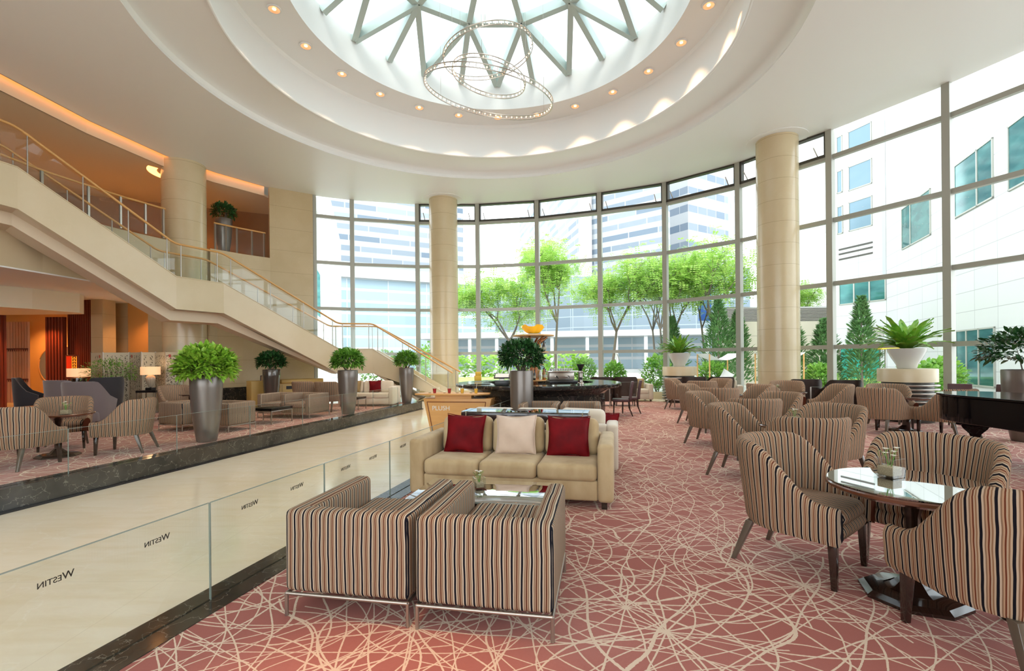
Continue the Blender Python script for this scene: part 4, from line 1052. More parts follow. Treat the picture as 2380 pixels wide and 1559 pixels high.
# dining chairs of plum leather
def dining_proto():
    t = thing('dining_chair', '', 'chair')
    MB().box(-.22, .22, -.22, .24, .40, .48).build('seat', M['plum_leather'], t, bevel=.025, seg=3)
    b = MB(); rows = []
    for i in range(7):
        v = i / 6; z = .42 + .55 * v; y = -.22 - .07 * v * v; rows.append([(-.21, y, z), (.21, y, z), (.21, y - .07, z), (-.21, y - .07, z)])
    b.grid(rows, closed=True); b.f += [(3, 2, 1, 0), (24, 25, 26, 27)]
    b.build('backrest', M['plum_leather'], t, bevel=.012)
    for sx in (-.19, .19):
        MB().taper((sx, .20, .42), (sx, .21, 0), .022, .016).build('leg', M['dark_wood'], t)
        MB().tube([(sx, -.22, .42), (sx, -.23, .2), (sx, -.31, 0)], [.024, .02, .016], 6).build('leg', M['dark_wood'], t)
    return t
dc = dining_proto()
DC = [(3.10, 13.62, (-.96, .2), 'plum leather dining chair at the bar, nearer the camera'), (3.50, 14.25, (-.96, .2), 'plum leather dining chair at the bar, just behind its twin'),
      (10.12, 10.75, (-.6, -.8), 'dark high-backed chair beyond the piano, beside the slatted drum'), (10.62, 10.35, (-.9, -.4), 'dark high-backed chair beyond the piano, nearer the big planter')]
for i, (x, y, d, lab) in enumerate(DC):
    if i == 0: dc.location = (x, y, .006); dc.rotation_euler = (0, 0, face(*d)); dc['label'] = lab; dc['group'] = 'dark dining chairs'
    else: dup(dc, (x, y, .006), face(*d), lab)
# dark lounge chairs with flared backs
def lounge_proto(m, W_, H_):
    t = thing('lounge_chair', '', 'armchair')
    rows = []
    for i in range(25):
        u = i / 24; a = PI * (1 - u); hw = W_ / 2
        x, y = hw * math.cos(a) if True else 0, -.30 - .0
        s_ = abs(2 * u - 1)
        x = -hw * math.cos(PI * u) if s_ < .999 else (-hw if u < .5 else hw)
        y = .22 - .55 * math.sin(PI * u) ** .45
        top = H_ - (H_ - .72) * max(0, (s_ - .55) / .45) ** 1.3
        nx, ny = -x / hw * .07, .07 * (1 - s_)
        fl_ = .10
        rows.append([(x * .92, y * .92, .16), (x * (1 + fl_ * .4), y * (1 + fl_ * .4), .16 + (top - .16) * .6), (x * (1 + fl_), y * (1 + fl_), top), (x * (1 + fl_) + nx, y * (1 + fl_) + ny, top), (x + nx, y + ny, .16 + (top - .16) * .6), (x * .92 + nx, y * .92 + ny, .16)])
    b = MB(); b.grid(rows); b.f += [tuple(range(6)), tuple(24 * 6 + j for j in range(5, -1, -1))]
    b.build('backrest', m, t, smooth=50)
    MB().box(-W_ / 2 + .08, W_ / 2 - .08, -.26, .30, .20, .44).build('seat', m, t, bevel=.04)
    for sx in (-1, 1):
        for sy in (-.22, .24): MB().taper((sx * (W_ / 2 - .12), sy, .22), (sx * (W_ / 2 - .1), sy, 0), .022, .015).build('leg', M['dark_wood'], t)
    return t
for m_, W_, H_, lst, g_ in (
    (M['brown_leather'], .82, 1.0, [(3.10, 16.6, (0.1, 1), 'dark brown lounge chair back beyond the right side of the bar'), (3.88, 16.5, (.1, 1), 'dark brown lounge chair back above the plum dining chairs'),
        (6.05, 16.0, (.2, 1), 'dark brown lounge chair in front of the slatted drum, left of its twin'), (6.85, 15.75, (.2, 1), 'dark brown lounge chair behind the small striped tub chairs'),
        (8.30, 13.6, (.3, .95), 'dark brown lounge chair right against the tall stone column'), (8.95, 12.95, (.3, .95), 'dark brown lounge chair behind the low glass screen')], 'dark brown lounge chairs near the glass'),
    (M['grey_velvet'], .95, 1.18, [(-12.05, 12.9, (.1, 1), 'lilac-grey velvet lounge chair with wide flared back'), (-10.45, 11.75, (-.1, 1), 'grey velvet lounge chair with its back to us in front of its wide twin')], 'grey velvet lounge chairs'),
    (M['dark_velvet'], .85, 1.22, [(-14.15, 14.0, (.8, .6), 'black velvet lounge chair at the left below the mirror'), (-11.75, 13.75, (-.8, .5), 'black velvet lounge chair in front of the calligraphy screen')], 'black velvet lounge chairs')):
    pr = lounge_proto(m_, W_, H_)
    for i, (x, y, d, lab) in enumerate(lst):
        if i == 0: pr.location = (x, y, .006); pr.rotation_euler = (0, 0, face(*d)); pr['label'] = lab; pr['group'] = g_
        else: dup(pr, (x, y, .006), face(*d), lab)
# sofas near the glass and by the stair
sofa(4.55, 17.9, 0, 1.5, 'cream sofa end with tan cushion beside the shrub outside the glass', M['velvet_pale'], .9, 2, ah=.66)
cushion(4.85, 18.35, .66, .42, .40, .15, 0, R(-14), .1, M['tan_fabric'], 'tan cushion on the cream sofa beside the glass', 'tan cushions', 12)
sofa(7.35, 16.45, -.4, 1.1, 'cream sofa behind the dark lounge chairs, left of the tall column', M['velvet_pale'], .8, 2, ah=.66)
SW = (-5.22, 16.95)
sofa(*SW, -.05, 2.0, 'cream sofa against the stair wall on the far side', M['velvet_pale'], .95, 3, ah=.70)
cushion(-5.75, 17.45, .70, .44, .42, .16, -.05, R(-12), .05, M['tan_fabric'], 'tan cushion on the cream sofa by the stair', 'tan cushions', 13)
cushion(-5.0, 17.42, .70, .44, .42, .16, -.05, R(-12), -.08, M['red_velvet'], 'red cushion on the cream sofa by the stair', 'red cushions by the stair', 14)

# low black coffee tables with steel frames
def low_table(x, y, yaw, wx, wy, h, label):
    t = thing('low_table', label, 'table', (x, y, .006), yaw)
    MB().box(-wx / 2, wx / 2, -wy / 2, wy / 2, h - .07, h).build('tabletop', M['piano'], t, bevel=.004)
    f_ = MB(); a, b_ = wx / 2 - .015, wy / 2 - .015
    for p, q in (((-a, -b_), (a, -b_)), ((a, -b_), (a, b_)), ((a, b_), (-a, b_)), ((-a, b_), (-a, -b_))): f_.tube([(*p, h - .085), (*q, h - .085)], .012, 6)
    f_.build('frame', M['steel'], t)
    for sx in (-1, 1):
        for sy in (-1, 1): MB().box(sx * a - .012, sx * a + .012, sy * b_ - .012, sy * b_ + .012, 0, h - .08).build('leg', M['steel'], t)
low_table(-6.55, 12.75, -.24, .95, .80, .42, 'low black coffee table on steel legs in front of the striped settee')
low_table(-5.3, 16.1, -.24, .55, .5, .42, 'small low black table beside the cream sofa and third planter')
t = thing('side_table', 'steel-framed side table with black top carrying the vase lamp', 'table', (-11.85, 15.65, .006), .1)
MB().box(-.30, .30, -.25, .25, .66, .73).build('tabletop', M['black'], t)
for sx in (-1, 1):
    for sy in (-1, 1): MB().box(sx * .285 - .012, sx * .285 + .012, sy * .235 - .012, sy * .235 + .012, 0, .66).build('leg', M['steel'], t)
MB().box(-.28, .28, -.245, .245, .02, .035).build('lower_frame', M['steel'], t)
MB().tube([(.1, 0, .70), (.12, -.1, .4), (.02, -.15, .2), (.1, -.1, .03)], .006, 6).build('lamp_cord', M['black'], t)
t = thing('corner_table', 'small dark pedestal table beside the pale striped tub chair and planter', 'table', (-9.0, 13.35, .006))
MB().lathe([(.001, .70), (.32, .70), (.33, .73), (.001, .73)], 4).build('tabletop', M['dark_wood'], t)
MB().lathe([(.04, .70), (.035, .1), (.2, .02), (.2, 0)], 12).build('pedestal', M['dark_wood'], t, smooth=40)
def lamp(x, y, z, r_, label, bm_, dark):
    t = thing('table_lamp', label, 'lamp', (x, y, z))
    MB().lathe([(r_, .50), (r_ * 1.0, .76)], 40).build('lamp_shade', M['lampshade'], t, smooth=40)
    if dark: MB().lathe([(.001, 0), (.12, 0), (.16, .05), (.2, .3), (.19, .47), (.001, .48)], 24).build('base', bm_, t, smooth=40)
    else:
        rows = [[((r0 * (1 + .05 * math.cos(14 * a))) * math.cos(a), (r0 * (1 + .05 * math.cos(14 * a))) * math.sin(a), z0) for a in [2 * PI * j / 84 for j in range(84)]] for r0, z0 in ((.05, .10), (.07, .13), (.11, .25), (.135, .36), (.125, .43), (.06, .49), (.02, .5))]
        MB().grid(rows, closed=True).build('base', bm_, t, smooth=60)
        MB().box(-.10, .10, -.10, .10, 0, .08).build('foot', M['black'], t); MB().tube([(0, 0, .08), (0, 0, .12)], .03, 10).build('neck', M['black'], t)
    MB().lathe([(.001, .60), (.03, .60), (.035, .64), (.001, .67)], 12).build('light_bulb', M['white'], t, smooth=40)
    ld = bpy.data.lights.new('lamp_glow', 'POINT'); ld.energy = 4; ld.color = (1, .6, .3); ld.shadow_soft_size = .1
    lo = bpy.data.objects.new('lamp_glow', ld); C.objects.link(lo); lo.location = (x, y, z + .82)
lamp(-11.85, 15.65, .737, .27, 'table lamp with ribbed vase base and orange-lit drum shade', M['ceramic'], False)
t = thing('cabinet_table', 'dark side cabinet behind the grey velvet chairs under the left lamp', 'table', (-13.7, 15.1, .006))
MB().box(-.3, .3, -.25, .25, 0, .70).build('body', M['dark_wood'], t, bevel=.01)
lamp(-13.7, 15.1, .71, .29, 'table lamp with dark fluted base and orange-lit drum shade beside the red sign', M['dark_wood'], True)

# folding calligraphy screen
t = thing('folding_screen', 'folding screen of pale panels covered with black brush calligraphy', 'folding screen', (0, 0, .006))
SX = [(-14.35, 16.6), (-13.72, 16.35), (-13.2, 16.8), (-12.55, 16.35), (-12.3, 16.75), (-11.62, 16.2), (-11.1, 16.33)]
SX = [(-14.4, 16.35), (-13.75, 16.05), (-13.15, 16.42), (-12.5, 16.1), (-12.25, 16.4), (-11.7, 16.12), (-11.2, 16.25)]
rr = random.Random(5)
for i in range(6):
    p, q = Vector(SX[i]), Vector(SX[i + 1]); d = (q - p); L_ = d.length; d.normalize(); nrm = Vector((d.y, -d.x))
    pan = MB().seg(p, q, .03, .0, 1.98).build('panel', M['paper'], t)
    fr_ = MB(); fr_.seg(p, p + d * .02, .036, 0, 2.0); fr_.seg(q - d * .02, q, .036, 0, 2.0); fr_.build('frame', M['ceramic'], t)
    b = MB(); nc = 5 if L_ > .4 else 2
    if i == 0: nc = 3
    for c_ in range(nc):
        u0 = L_ * (c_ + .7) / (nc + .4) if i else L_ * (.45 + .18 * c_)
        z = 1.88; zend = 1.2 if i == 0 else .25 + rr.uniform(0, .5)
        while z > zend:
            h_ = rr.uniform(.05, .11)
            for s_ in range(rr.randint(3, 5)):
                x0, z0 = u0 + rr.uniform(-.035, .035), z - rr.uniform(0, h_); a = rr.choice([0, 1.3, 1.57, -.8, .8, 2.2]) + rr.uniform(-.3, .3); l_ = rr.uniform(.03, .075); wd = rr.uniform(.006, .013)
                dx, dz = math.cos(a) * l_, math.sin(a) * l_; px_, pz_ = -math.sin(a) * wd, math.cos(a) * wd
                def P3(u, zz): v = p + d * u + nrm * .0165; return (v.x, v.y, zz)
                b.add([P3(x0 - dx / 2, z0 - dz / 2), P3(x0 + px_, z0 + pz_), P3(x0 + dx / 2, z0 + dz / 2), P3(x0 - px_, z0 - pz_)], [(0, 1, 2, 3)])
            z -= h_ + .015
    b.build('lettering', M['ink'], pan, recalc=False)
    if i in (0, 2, 5):
        s_ = MB(); u = L_ * (.2 if i else .72)
        def P4(u, zz): v = p + d * u + nrm * .0166; return (v.x, v.y, zz)
        s_.add([P4(u, 1.80), P4(u + .07, 1.80), P4(u + .07, 1.90), P4(u, 1.90)], [(0, 1, 2, 3)]); s_.build('red_seal', M['seal_red'], pan, recalc=False)
# feathery plant in front of it
t = thing('planter', 'low dark pot hidden behind the black velvet chair', 'planter', (-12.95, 15.35, .006)); MB().lathe([(.001, 0), (.18, 0), (.24, .4), (.22, .4)], 24).build('pot', M['planter_gloss'], t, smooth=40)
p_ = thing('feathery_plant', 'feathery green plant spreading in front of the calligraphy screen', 'plant', (-12.95, 15.35, .38))
rr = random.Random(9); b = leaves(900, dome_gen(rr, .75, .42, .95, -.6), .10, rr, wid=.25); b.build('leaves', M['leaf_mid'], p_, recalc=False)
s_ = MB()
for i in range(14): a = rr.uniform(0, 6.28); s_.tube([(0, 0, 0), (.15 * math.cos(a), .15 * math.sin(a), .5), (.55 * math.cos(a), .55 * math.sin(a), 1.0)], [.01, .008, .003], 5)
s_.build('stems', M['bark'], p_)

# ------------------------------------------------------------------ alcove under the mezzanine
struct(MB().prism([(-24, 11.4), (-17.4, 12.6), (-16.2, 14.1), (-15.45, 15.4), (-15.1, 16.7), (-15.4, 17.2), (-24, 17.2)], 3.40, 4.1).build('ceiling_bulkhead', mat('cream_paint', (.84, .77, .58), .7)))
def slat_wall(name, p, q, z1, n, m=M['walnut']):
    b = MB(); b.seg(p, q, .08, 0, z1)
    p, q = Vector(p), Vector(q); d = (q - p).normalized(); n_ = Vector((d.y, -d.x))
    for i in range(n):
        c = p + (q - p) * (i + .5) / n + n_ * .06; a = c - d * .035; e_ = c + d * .035; b.seg(a, e_, .08, 0, z1)
    return struct(b.build(name, m))
slat_wall('wall_timber', (-17.15, 18.55), (-15.95, 18.3), 4.1, 12)
slat_wall('wall_timber', (-17.7, 18.2), (-17.0, 18.2), 3.4, 6)
slat_wall('wall_timber', (-18.9, 17.3), (-18.35, 17.3), 3.4, 4)
struct(MB().box(-15.95, -15.5, 18.1, 18.7, 0, 4.1).build('column_square', M['wall_stone']))
struct(MB().box(-17, -15.55, 19.4, 19.6, 0, 4.1).build('wall_alcove', M['wall_stone']))
struct(MB().box(-15.55, -13.1, 19.35, 19.5, 0, 4.1).build('wall_alcove', M['orange_wall']))
struct(MB().box(-13.25, -11.0, 17.4, 17.9, 0, 4.1).build('wall_alcove', M['wall_stone']))
struct(MB().box(-24, -17, 20.4, 20.6, 0, 4.1).build('wall_gold', mat('gold_paper', (.62, .36, .12), .5)))
t = thing('round_mirror', 'large round brass-rimmed mirror on the glowing orange wall', 'mirror', (-19.3, 20.37, 1.55))
rim = MB().tube([(.88 * math.cos(2 * PI * j / 60), 0, .88 * math.sin(2 * PI * j / 60)) for j in range(61)], .03, 8, False); rim.build('rim', M['brass_wood'], t, smooth=60)
g_m = MB(); g_m.add([(0, -.01, 0)] + [(.87 * math.cos(2 * PI * j / 60), -.01, .87 * math.sin(2 * PI * j / 60)) for j in range(60)], [(0, 1 + j, 1 + (j + 1) % 60) for j in range(60)]); g_m.build('mirror_glass', mat('mirror', (.9, .6, .35), .15, 1), t)
t = thing('curtain', 'sheer copper bead curtain hanging beside the timber post', 'curtain', (-19.7, 18.9, 0))
b = MB(); rows = []
for j in range(3): rows.append([(-.55 + 1.15 * i / 40, .03 * math.sin(i * 1.6), 3.3 - 3.2 * j / 2) for i in range(41)])
b.grid(rows); b.build('sheer', mat('sheer_copper', (.62, .30, .15), .5, .2), t, smooth=60)
for z in (2.2, 1.0):
    b = MB(); b.box(-.55, .6, -.05, -.04, z, z + .05)
    for i in range(14): b.box(-.53 + i * .084, -.50 + i * .084, -.05, -.04, z - .07, z)
    b.build('bead_band', M['walnut'], t)
t = thing('framed_sign', 'red and orange lit fretwork sign in a wooden frame by the slatted wall', 'sign', (-16.2, 17.6, 0), 0)
MB().box(-.24, .24, -.02, .03, 1.05, 1.95).build('frame', M['walnut'], t, bevel=.006)
MB().box(-.20, -.02, -.026, -.018, 1.25, 1.9).build('red_panel', mat('red_lit', (.7, .03, .01), .5, emit=(.8, .03, .0), es=.3), t)
f_ = MB()
for i in range(6):
    z = 1.27 + i * .105
    f_.box(.0, .18, -.03, -.018, z, z + .02); f_.box(.0, .02, -.03, -.018, z, z + .1); f_.box(.16, .18, -.03, -.018, z, z + .1); f_.box(.07, .11, -.03, -.018, z + .03, z + .08)
f_.build('fretwork', mat('orange_lit', (.9, .3, .02), .5, emit=(1, .35, .02), es=.45), t)
MB().box(-.03, .03, -.02, .02, 0, 1.05).build('stand', M['walnut'], t)
for x, y, z, en, sz in ((-19.6, 19.4, 3.9, 260, .1), (-17.4, 17.6, 3.3, 120, .05), (-14.5, 18.6, 3.9, 90, .1), (-16.6, 16.0, 3.3, 60, .1), (-18.7, 16.6, 3.3, 60, .1)):
    ld = bpy.data.lights.new('alcove_downlight', 'SPOT'); ld.energy = en; ld.color = (1, .45, .16); ld.spot_size = R(110); ld.spot_blend = .8; ld.shadow_soft_size = sz
    lo = bpy.data.objects.new('alcove_downlight', ld); C.objects.link(lo); lo.location = (x, y, z)
for x, y in ((-15.5, 17.5), (-13.3, 19.5), (-16.5, 13.5)):
    ld = bpy.data.lights.new('mezzanine_downlight', 'SPOT'); ld.energy = 120; ld.color = (1, .5, .2); ld.spot_size = R(120); ld.spot_blend = .8; ld.shadow_soft_size = .1
    lo = bpy.data.objects.new('mezzanine_downlight', ld); C.objects.link(lo); lo.location = (x, y, 8.38)

# wooden desk by the stone wall
t = thing('reception_desk', 'yellow-oak service desk along the stone wall behind the dark planter', 'desk', (-9.75, 17.75, 0), math.atan2(1.75, 1.75))
MB().box(0, 2.5, -.55, 0, 0, .80).build('body', M['oak_yellow'], t, bevel=.01)
MB().box(-.12, .28, -.58, .0, 0, .93).build('end_block', M['oak_yellow'], t, bevel=.01)
MB().box(.9, 2.52, -.62, .0, .80, .95).build('upper_top', M['oak_yellow'], t, bevel=.04)
for x in (.5, .95, 1.7): MB().box(x, x + .008, -.553, -.548, .05, .75).build('door_gap', M['black'], t)
MB().box(1.1, 1.6, -.556, -.5, .58, .70).build('open_shelf', M['black'], t)
for x in (.9, 1.02): MB().lathe([(.001, 0), (.012, 0), (.012, .015)], 8).build('knob', M['brass_wood'], t).location = (x, -.565, .66)
t = thing('terminal', 'dark payment terminal screen standing on the oak desk', 'screen', (-9.25, 17.95, .805), .35)
MB().box(-.12, .12, -.08, .08, 0, .04).build('base', M['black'], t)
o = MB().box(-.2, .2, -.02, .02, 0, .27).build('screen', M['black'], t, bevel=.01); o.location = (0, .0, .05); o.rotation_euler = (R(-15), 0, 0)
MB().box(-.17, .17, -.022, -.0205, .03, .24).build('display', M['bronze_wall'], o)

# ------------------------------------------------------------------ cart on the walkway
t = thing('wooden_cart', 'tapered maple drinks cart lettered PLUSH standing on the walkway', 'cart', (-1.33, 11.45, WZ), -R(9))
def frus(x0, x1, y0, y1, z0, z1, k_):
    m_x, m_y = (x0 + x1) / 2, (y0 + y1) / 2
    f = lambda x, y, s_: (m_x + (x - m_x) * s_, m_y + (y - m_y) * s_)
    pts = [(*f(x, y, k_), z0) for x, y in ((x0, y0), (x1, y0), (x1, y1), (x0, y1))] + [(x, y, z1) for x, y in ((x0, y0), (x1, y0), (x1, y1), (x0, y1))]
    return MB().add(pts, [(3, 2, 1, 0), (4, 5, 6, 7), (0, 1, 5, 4), (1, 2, 6, 5), (2, 3, 7, 6), (3, 0, 4, 7)])
frus(-.84, .84, 0, .5, .04, 1.0, .78).build('body', M['maple'], t, bevel=.006)
b = MB(); 
def tilt(x, z): return (x * (.78 + .22 * (z - .04) / .96), .055 * (1 - (z - .04) / .96) - .008, z)
b.add([tilt(-.74, .14), tilt(.70, .14), tilt(.70, .90), tilt(-.74, .90), ], [(0, 1, 2, 3)])
b.build('front_panel', M['maple'], t)
b = MB()
for (xa, za), (xb, zb) in (((-.76, .12), (-.76, .92)), ((.72, .12), (.72, .92)), ((-.76, .92), (.72, .92))):
    b.tube([tilt(xa, za), tilt(xb, zb)], .008, 4)
b.build('panel_groove', M['walnut'], t)
MB().prism([(-1.05, -.02), (-.78, -.16), (.55, -.16), (.78, .12), (.75, .42), (-.9, .42)], 1.09, 1.125).build('serving_board', M['maple'], t, bevel=.005)
MB().box(-.55, .35, .02, .3, 1.0, 1.09).build('riser', M['maple'], t)
MB().box(-.3, .68, .06, .44, 1.0, 1.012).build('black_inset', M['black'], t)
me = lettering('PLUSH', .155, .003, M['white']); o = bpy.data.objects.new('cart_lettering', me); C.objects.link(o); o.parent = t; o.location = (-.40, -.012 + .055 * .28, .765); o.rotation_euler = (R(90) + .057, 0, 0)
for sx in (-.5, .5): MB().lathe([(.001, -.02), (.04, -.02), (.04, .02), (.001, .02)], 16).build('castor', M['black'], t).location = (sx, .25, .02)
for i, (lx, mm, lab) in enumerate(((-.57, 'red_drink', 'glass of red juice at the left end of the cart'), (-.20, 'red_drink', 'glass of red juice beside the yellow drinks on the cart'), (.12, 'yellow_drink', 'glass of yellow juice beside the red drinks on the cart'), (.46, 'yellow_drink', 'glass of yellow juice at the right end of the cart'))):
    x, y = loc((-1.33, 11.45), -R(9), lx, .05)
    g_ = thing('drink_glass', lab, 'glass', (x, y, WZ + 1.126), 0, 'drinks on the cart')
    MB().lathe([(.001, 0), (.034, 0), (.05, .145)], 20).build('glass', M['clear'], g_, smooth=50)
    MB().lathe([(.001, .004), (.032, .004), (.045, .115), (.001, .115)], 20).build('drink', M[mm], g_, smooth=50)
    if i > 1: MB().tube([(0, .01, .03), (.02, .02, .23)], .004, 6).build('straw', M['white'], g_)
    x, y = loc((-1.33, 11.45), -R(9), lx - .13, .08)
    o = MB().lathe([(.001, 0), (.03, 0), (.035, .02), (.001, .02)], 14).build('candle_dish', M['chrome'], None, smooth=40); o.location = (x, y, WZ + 1.126)
    tag(o, 'small dark candle dish just left of the %s on the cart' % ('leftmost red juice', 'second red juice', 'first yellow juice', 'rightmost yellow juice')[i], 'dish', 'candle dishes on the cart')

# ------------------------------------------------------------------ grand piano
t = thing('grand_piano', 'polished black grand piano cut by the right frame edge', 'piano', (0, 0, .006))
def rnd_poly(pts, n=6):
    out = []
    for i in range(len(pts)):
        p0, p1, p2, p3 = pts[i - 1], pts[i], pts[(i + 1) % len(pts)], pts[(i + 2) % len(pts)]
        for j in range(n):
            u = j / n
            out.append(tuple(.5 * ((2 * p1[a]) + (-p0[a] + p2[a]) * u + (2 * p0[a] - 5 * p1[a] + 4 * p2[a] - p3[a]) * u * u + (-p0[a] + 3 * p1[a] - 3 * p2[a] + p3[a]) * u ** 3) for a in (0, 1)))
    return out
PO = rnd_poly([(6.64, 6.0), (6.70, 6.7), (6.74, 7.3), (6.92, 7.8), (7.3, 8.05), (7.8, 7.95), (8.1, 7.45), (8.3, 6.8), (8.35, 6.2), (8.35, 5.4), (8.35, 4.9), (7.5, 4.85), (6.62, 4.9), (6.62, 5.4)])
cxy = (7.5, 6.4); shr = [((x - cxy[0]) * .965 + cxy[0], (y - cxy[1]) * .975 + cxy[1]) for x, y in PO]
MB().prism(shr, .60, .985).build('case', M['piano'], t, smooth=35, bevel=.01)
MB().prism(PO, .99, 1.02).build('lid', M['piano'], t, smooth=35, bevel=.006)
for x, y in ((7.12, 7.35), (6.9, 5.3), (8.1, 5.3)):
    MB().lathe([(.001, 0), (.05, 0), (.05, .06), (.07, .07), (.07, .36), (.10, .42), (.19, .50), (.22, .54), (.30, .56), (.30, .61), (.001, .61)], 4).build('leg', M['piano'], t).location = (x, y, 0)
MB().box(7.3, 7.36, 5.5, 5.9, .08, .6).build('pedal_lyre', M['piano'], t)

# low glass screens by the lounge chairs
for p, q, h_, lab in (((7.95, 12.72), (8.72, 12.22), .82, 'low clear glass screen in front of the dark lounge chairs'), ((3.2, 15.7), (5.4, 15.9), .84, 'low clear glass screen behind the plum dining chairs')):
    t = thing('glass_screen', lab, 'glass panel', (p[0], p[1], .006), math.atan2(q[1] - p[1], q[0] - p[0])); L_ = math.hypot(q[0] - p[0], q[1] - p[1])
    MB().box(0, L_, -.006, .006, .02, h_).build('pane', M['rail_glass'], t); MB().box(0, L_, -.007, .007, h_, h_ + .006).build('polished_edge', M['glass_edge'], t)
    for x in (0, L_): MB().box(x - .015, x + .015, -.015, .015, 0, h_).build('post', M['steel'], t)

# ------------------------------------------------------------------ chandelier of three rings
def ring_lamp(c, r_, tilt_x, tilt_y, n, label):
    t = thing('ring_chandelier', label, 'chandelier', c, 0, 'ring chandeliers under the skylight'); t.rotation_euler = (tilt_x, tilt_y, 0)
    for z in (-.045, .045): MB().tube([(r_ * math.cos(2 * PI * j / 96), r_ * math.sin(2 * PI * j / 96), z) for j in range(97)], .011, 6, False).build('hoop', M['steel'], t, smooth=60)
    b = MB()
    for j in range(n): a = 2 * PI * j / n; b.tube([(r_ * math.cos(a), r_ * math.sin(a), -.045), (r_ * math.cos(a), r_ * math.sin(a), .045)], .006, 4)
    b.build('lattice', M['steel'], t)
    for j in range(n):
        a = 2 * PI * (j + .5) / n; o = MB().lathe([(.001, -.018), (.016, 0), (.001, .02)], 6).build('bulb', M['bulb'], t); o.location = (r_ * .985 * math.cos(a), r_ * .985 * math.sin(a), 0)
    mt = t.rotation_euler.to_matrix()
    for j in range(3):
        a = 2 * PI * j / 3 + .5; p = mt.inverted() @ Vector((r_ * .9 * math.cos(a) - c[0] * 0, r_ * .9 * math.sin(a), 3.0))
        q = Vector((r_ * math.cos(a), r_ * math.sin(a), .045)); MB().tube([q, mt.inverted() @ (mt @ q + Vector((0, 0, 11.7 - c[2])))], .003, 4).build('cable', M['steel'], t)
ring_lamp((-.46, 10.6, 7.52), 1.43, R(10), R(10), 64, 'largest light ring, hanging lowest under the skylight')
ring_lamp((-.50, 11.2, 8.82), 1.06, R(3), R(-10), 48, 'uppermost light ring framing the skylight beams')
ring_lamp((-.50, 11.6, 8.48), .90, R(4), R(12), 40, 'smallest light ring between the other two rings')

# ------------------------------------------------------------------ outside: paving, lawn, buildings
far = [(x * 9 + (0 if abs(x) > 3 else 0), (y - 4) * 9 + 4) for x, y in MUL]
g = MB()
OUT = [(-8.43, 20.44)] + MUL[1:]
wallp = [(x * 1.006, (y - 5) * 1.006 + 5) for x, y in MUL]
rows = [[(a[0], a[1], -.06), (b_[0], b_[1], -.06)] for a, b_ in zip(wallp, [(-90, 60), (-75, 140), (-40, 190), (-10, 200), (20, 200), (60, 190), (90, 170), (120, 140), (140, 100), (150, 80), (150, 60), (150, 40), (150, 25), (150, 10), (150, -4), (150, -20), (150, -40)])]
g.grid(rows); struct(g.build('ground', mat('paving', (.50, .49, .46), .8, noise=(1.5, (.42, .41, .38), .6))))
M['lawn'] = mat('lawn', (.28, .42, .08), .9, noise=(8, (.38, .52, .12), .8))
tag(MB().box(-9, 6, 34, 44, -.06, .06).build('grass', M['lawn']), 'strip of bright lawn beyond the glass behind the bar', 'grass', kind='stuff')
tag(MB().box(15, 22, 23.5, 26.5, -.06, .5).build('grass', M['lawn']), 'raised lawn bed outside below the conical trees', 'grass', kind='stuff')
def facade_mat(name, c1, c2, mortar, bw, rh, ms, off=.5, rough=.5, jx=.03):
    """panels c1/c2 in rows of height rh; the lowest share ms of each row is the band colour"""
    m = mat(name, c1, rough); g = N(m); x, y, z = g.sep(g.obj())
    zr = g.m('DIVIDE', z, rh); row = g.m('FLOOR', zr); xr = g.m('ADD', g.m('DIVIDE', x, bw), g.m('MULTIPLY', row, off)); cell = g.m('FLOOR', xr)
    cb = g.n('CombineXYZ'); g.set(cb.inputs[0], cell); g.set(cb.inputs[1], row)
    wn_ = g.n('TexWhiteNoise', noise_dimensions='2D'); g.set(wn_.inputs['Vector'], cb.outputs[0])
    c = g.mix(wn_.outputs[0], (*c1, 1), (*c2, 1))
    f = g.m('MAXIMUM', g.m('LESS_THAN', g.m('FRACT', zr), ms), g.m('LESS_THAN', g.m('FRACT', xr), jx / bw))
    g.nt.links.new(g.mix(f, c, (*mortar, 1)), g.b.inputs['Base Color']); return m
M['tile_white'] = facade_mat('tile_white', (.60, .60, .58), (.57, .57, .55), (.36, .36, .35), 1.9, .95, .03, 0)
M['tile_cream'] = facade_mat('tile_cream', (.50, .46, .37), (.47, .43, .35), (.28, .26, .21), 2.2, 1.0, .03, 0)
M['teal_glass'] = mat('teal_glass', (.025, .12, .12), .06, .3, noise=(.6, (.08, .27, .25), .9, (1, 1, 3)))
M['blue_glass'] = mat('blue_glass', (.16, .25, .31), .1, .2)
M['office_band'] = facade_mat('office_band', (.24, .33, .39), (.32, .41, .47), (.48, .50, .52), 5.5, 1.6, .22, 0, .3, .12)
M['tower_louvre'] = facade_mat('tower_louvre', (.10, .14, .19), (.26, .29, .32), (.34, .36, .38), 4.4, 1.5, .5, .37, .5, .15)
M['tower_strip'] = facade_mat('tower_strip', (.10, .14, .19), (.20, .23, .27), (.36, .37, .38), 2.6, 3.2, .6, 0, .5, .1)
M['podium_dark'] = facade_mat('podium_dark', (.14, .19, .23), (.19, .24, .28), (.30, .35, .38), 4, 1.5, .08, 0, .3, .1)
M['concrete'] = mat('concrete', (.44, .45, .45), .8)

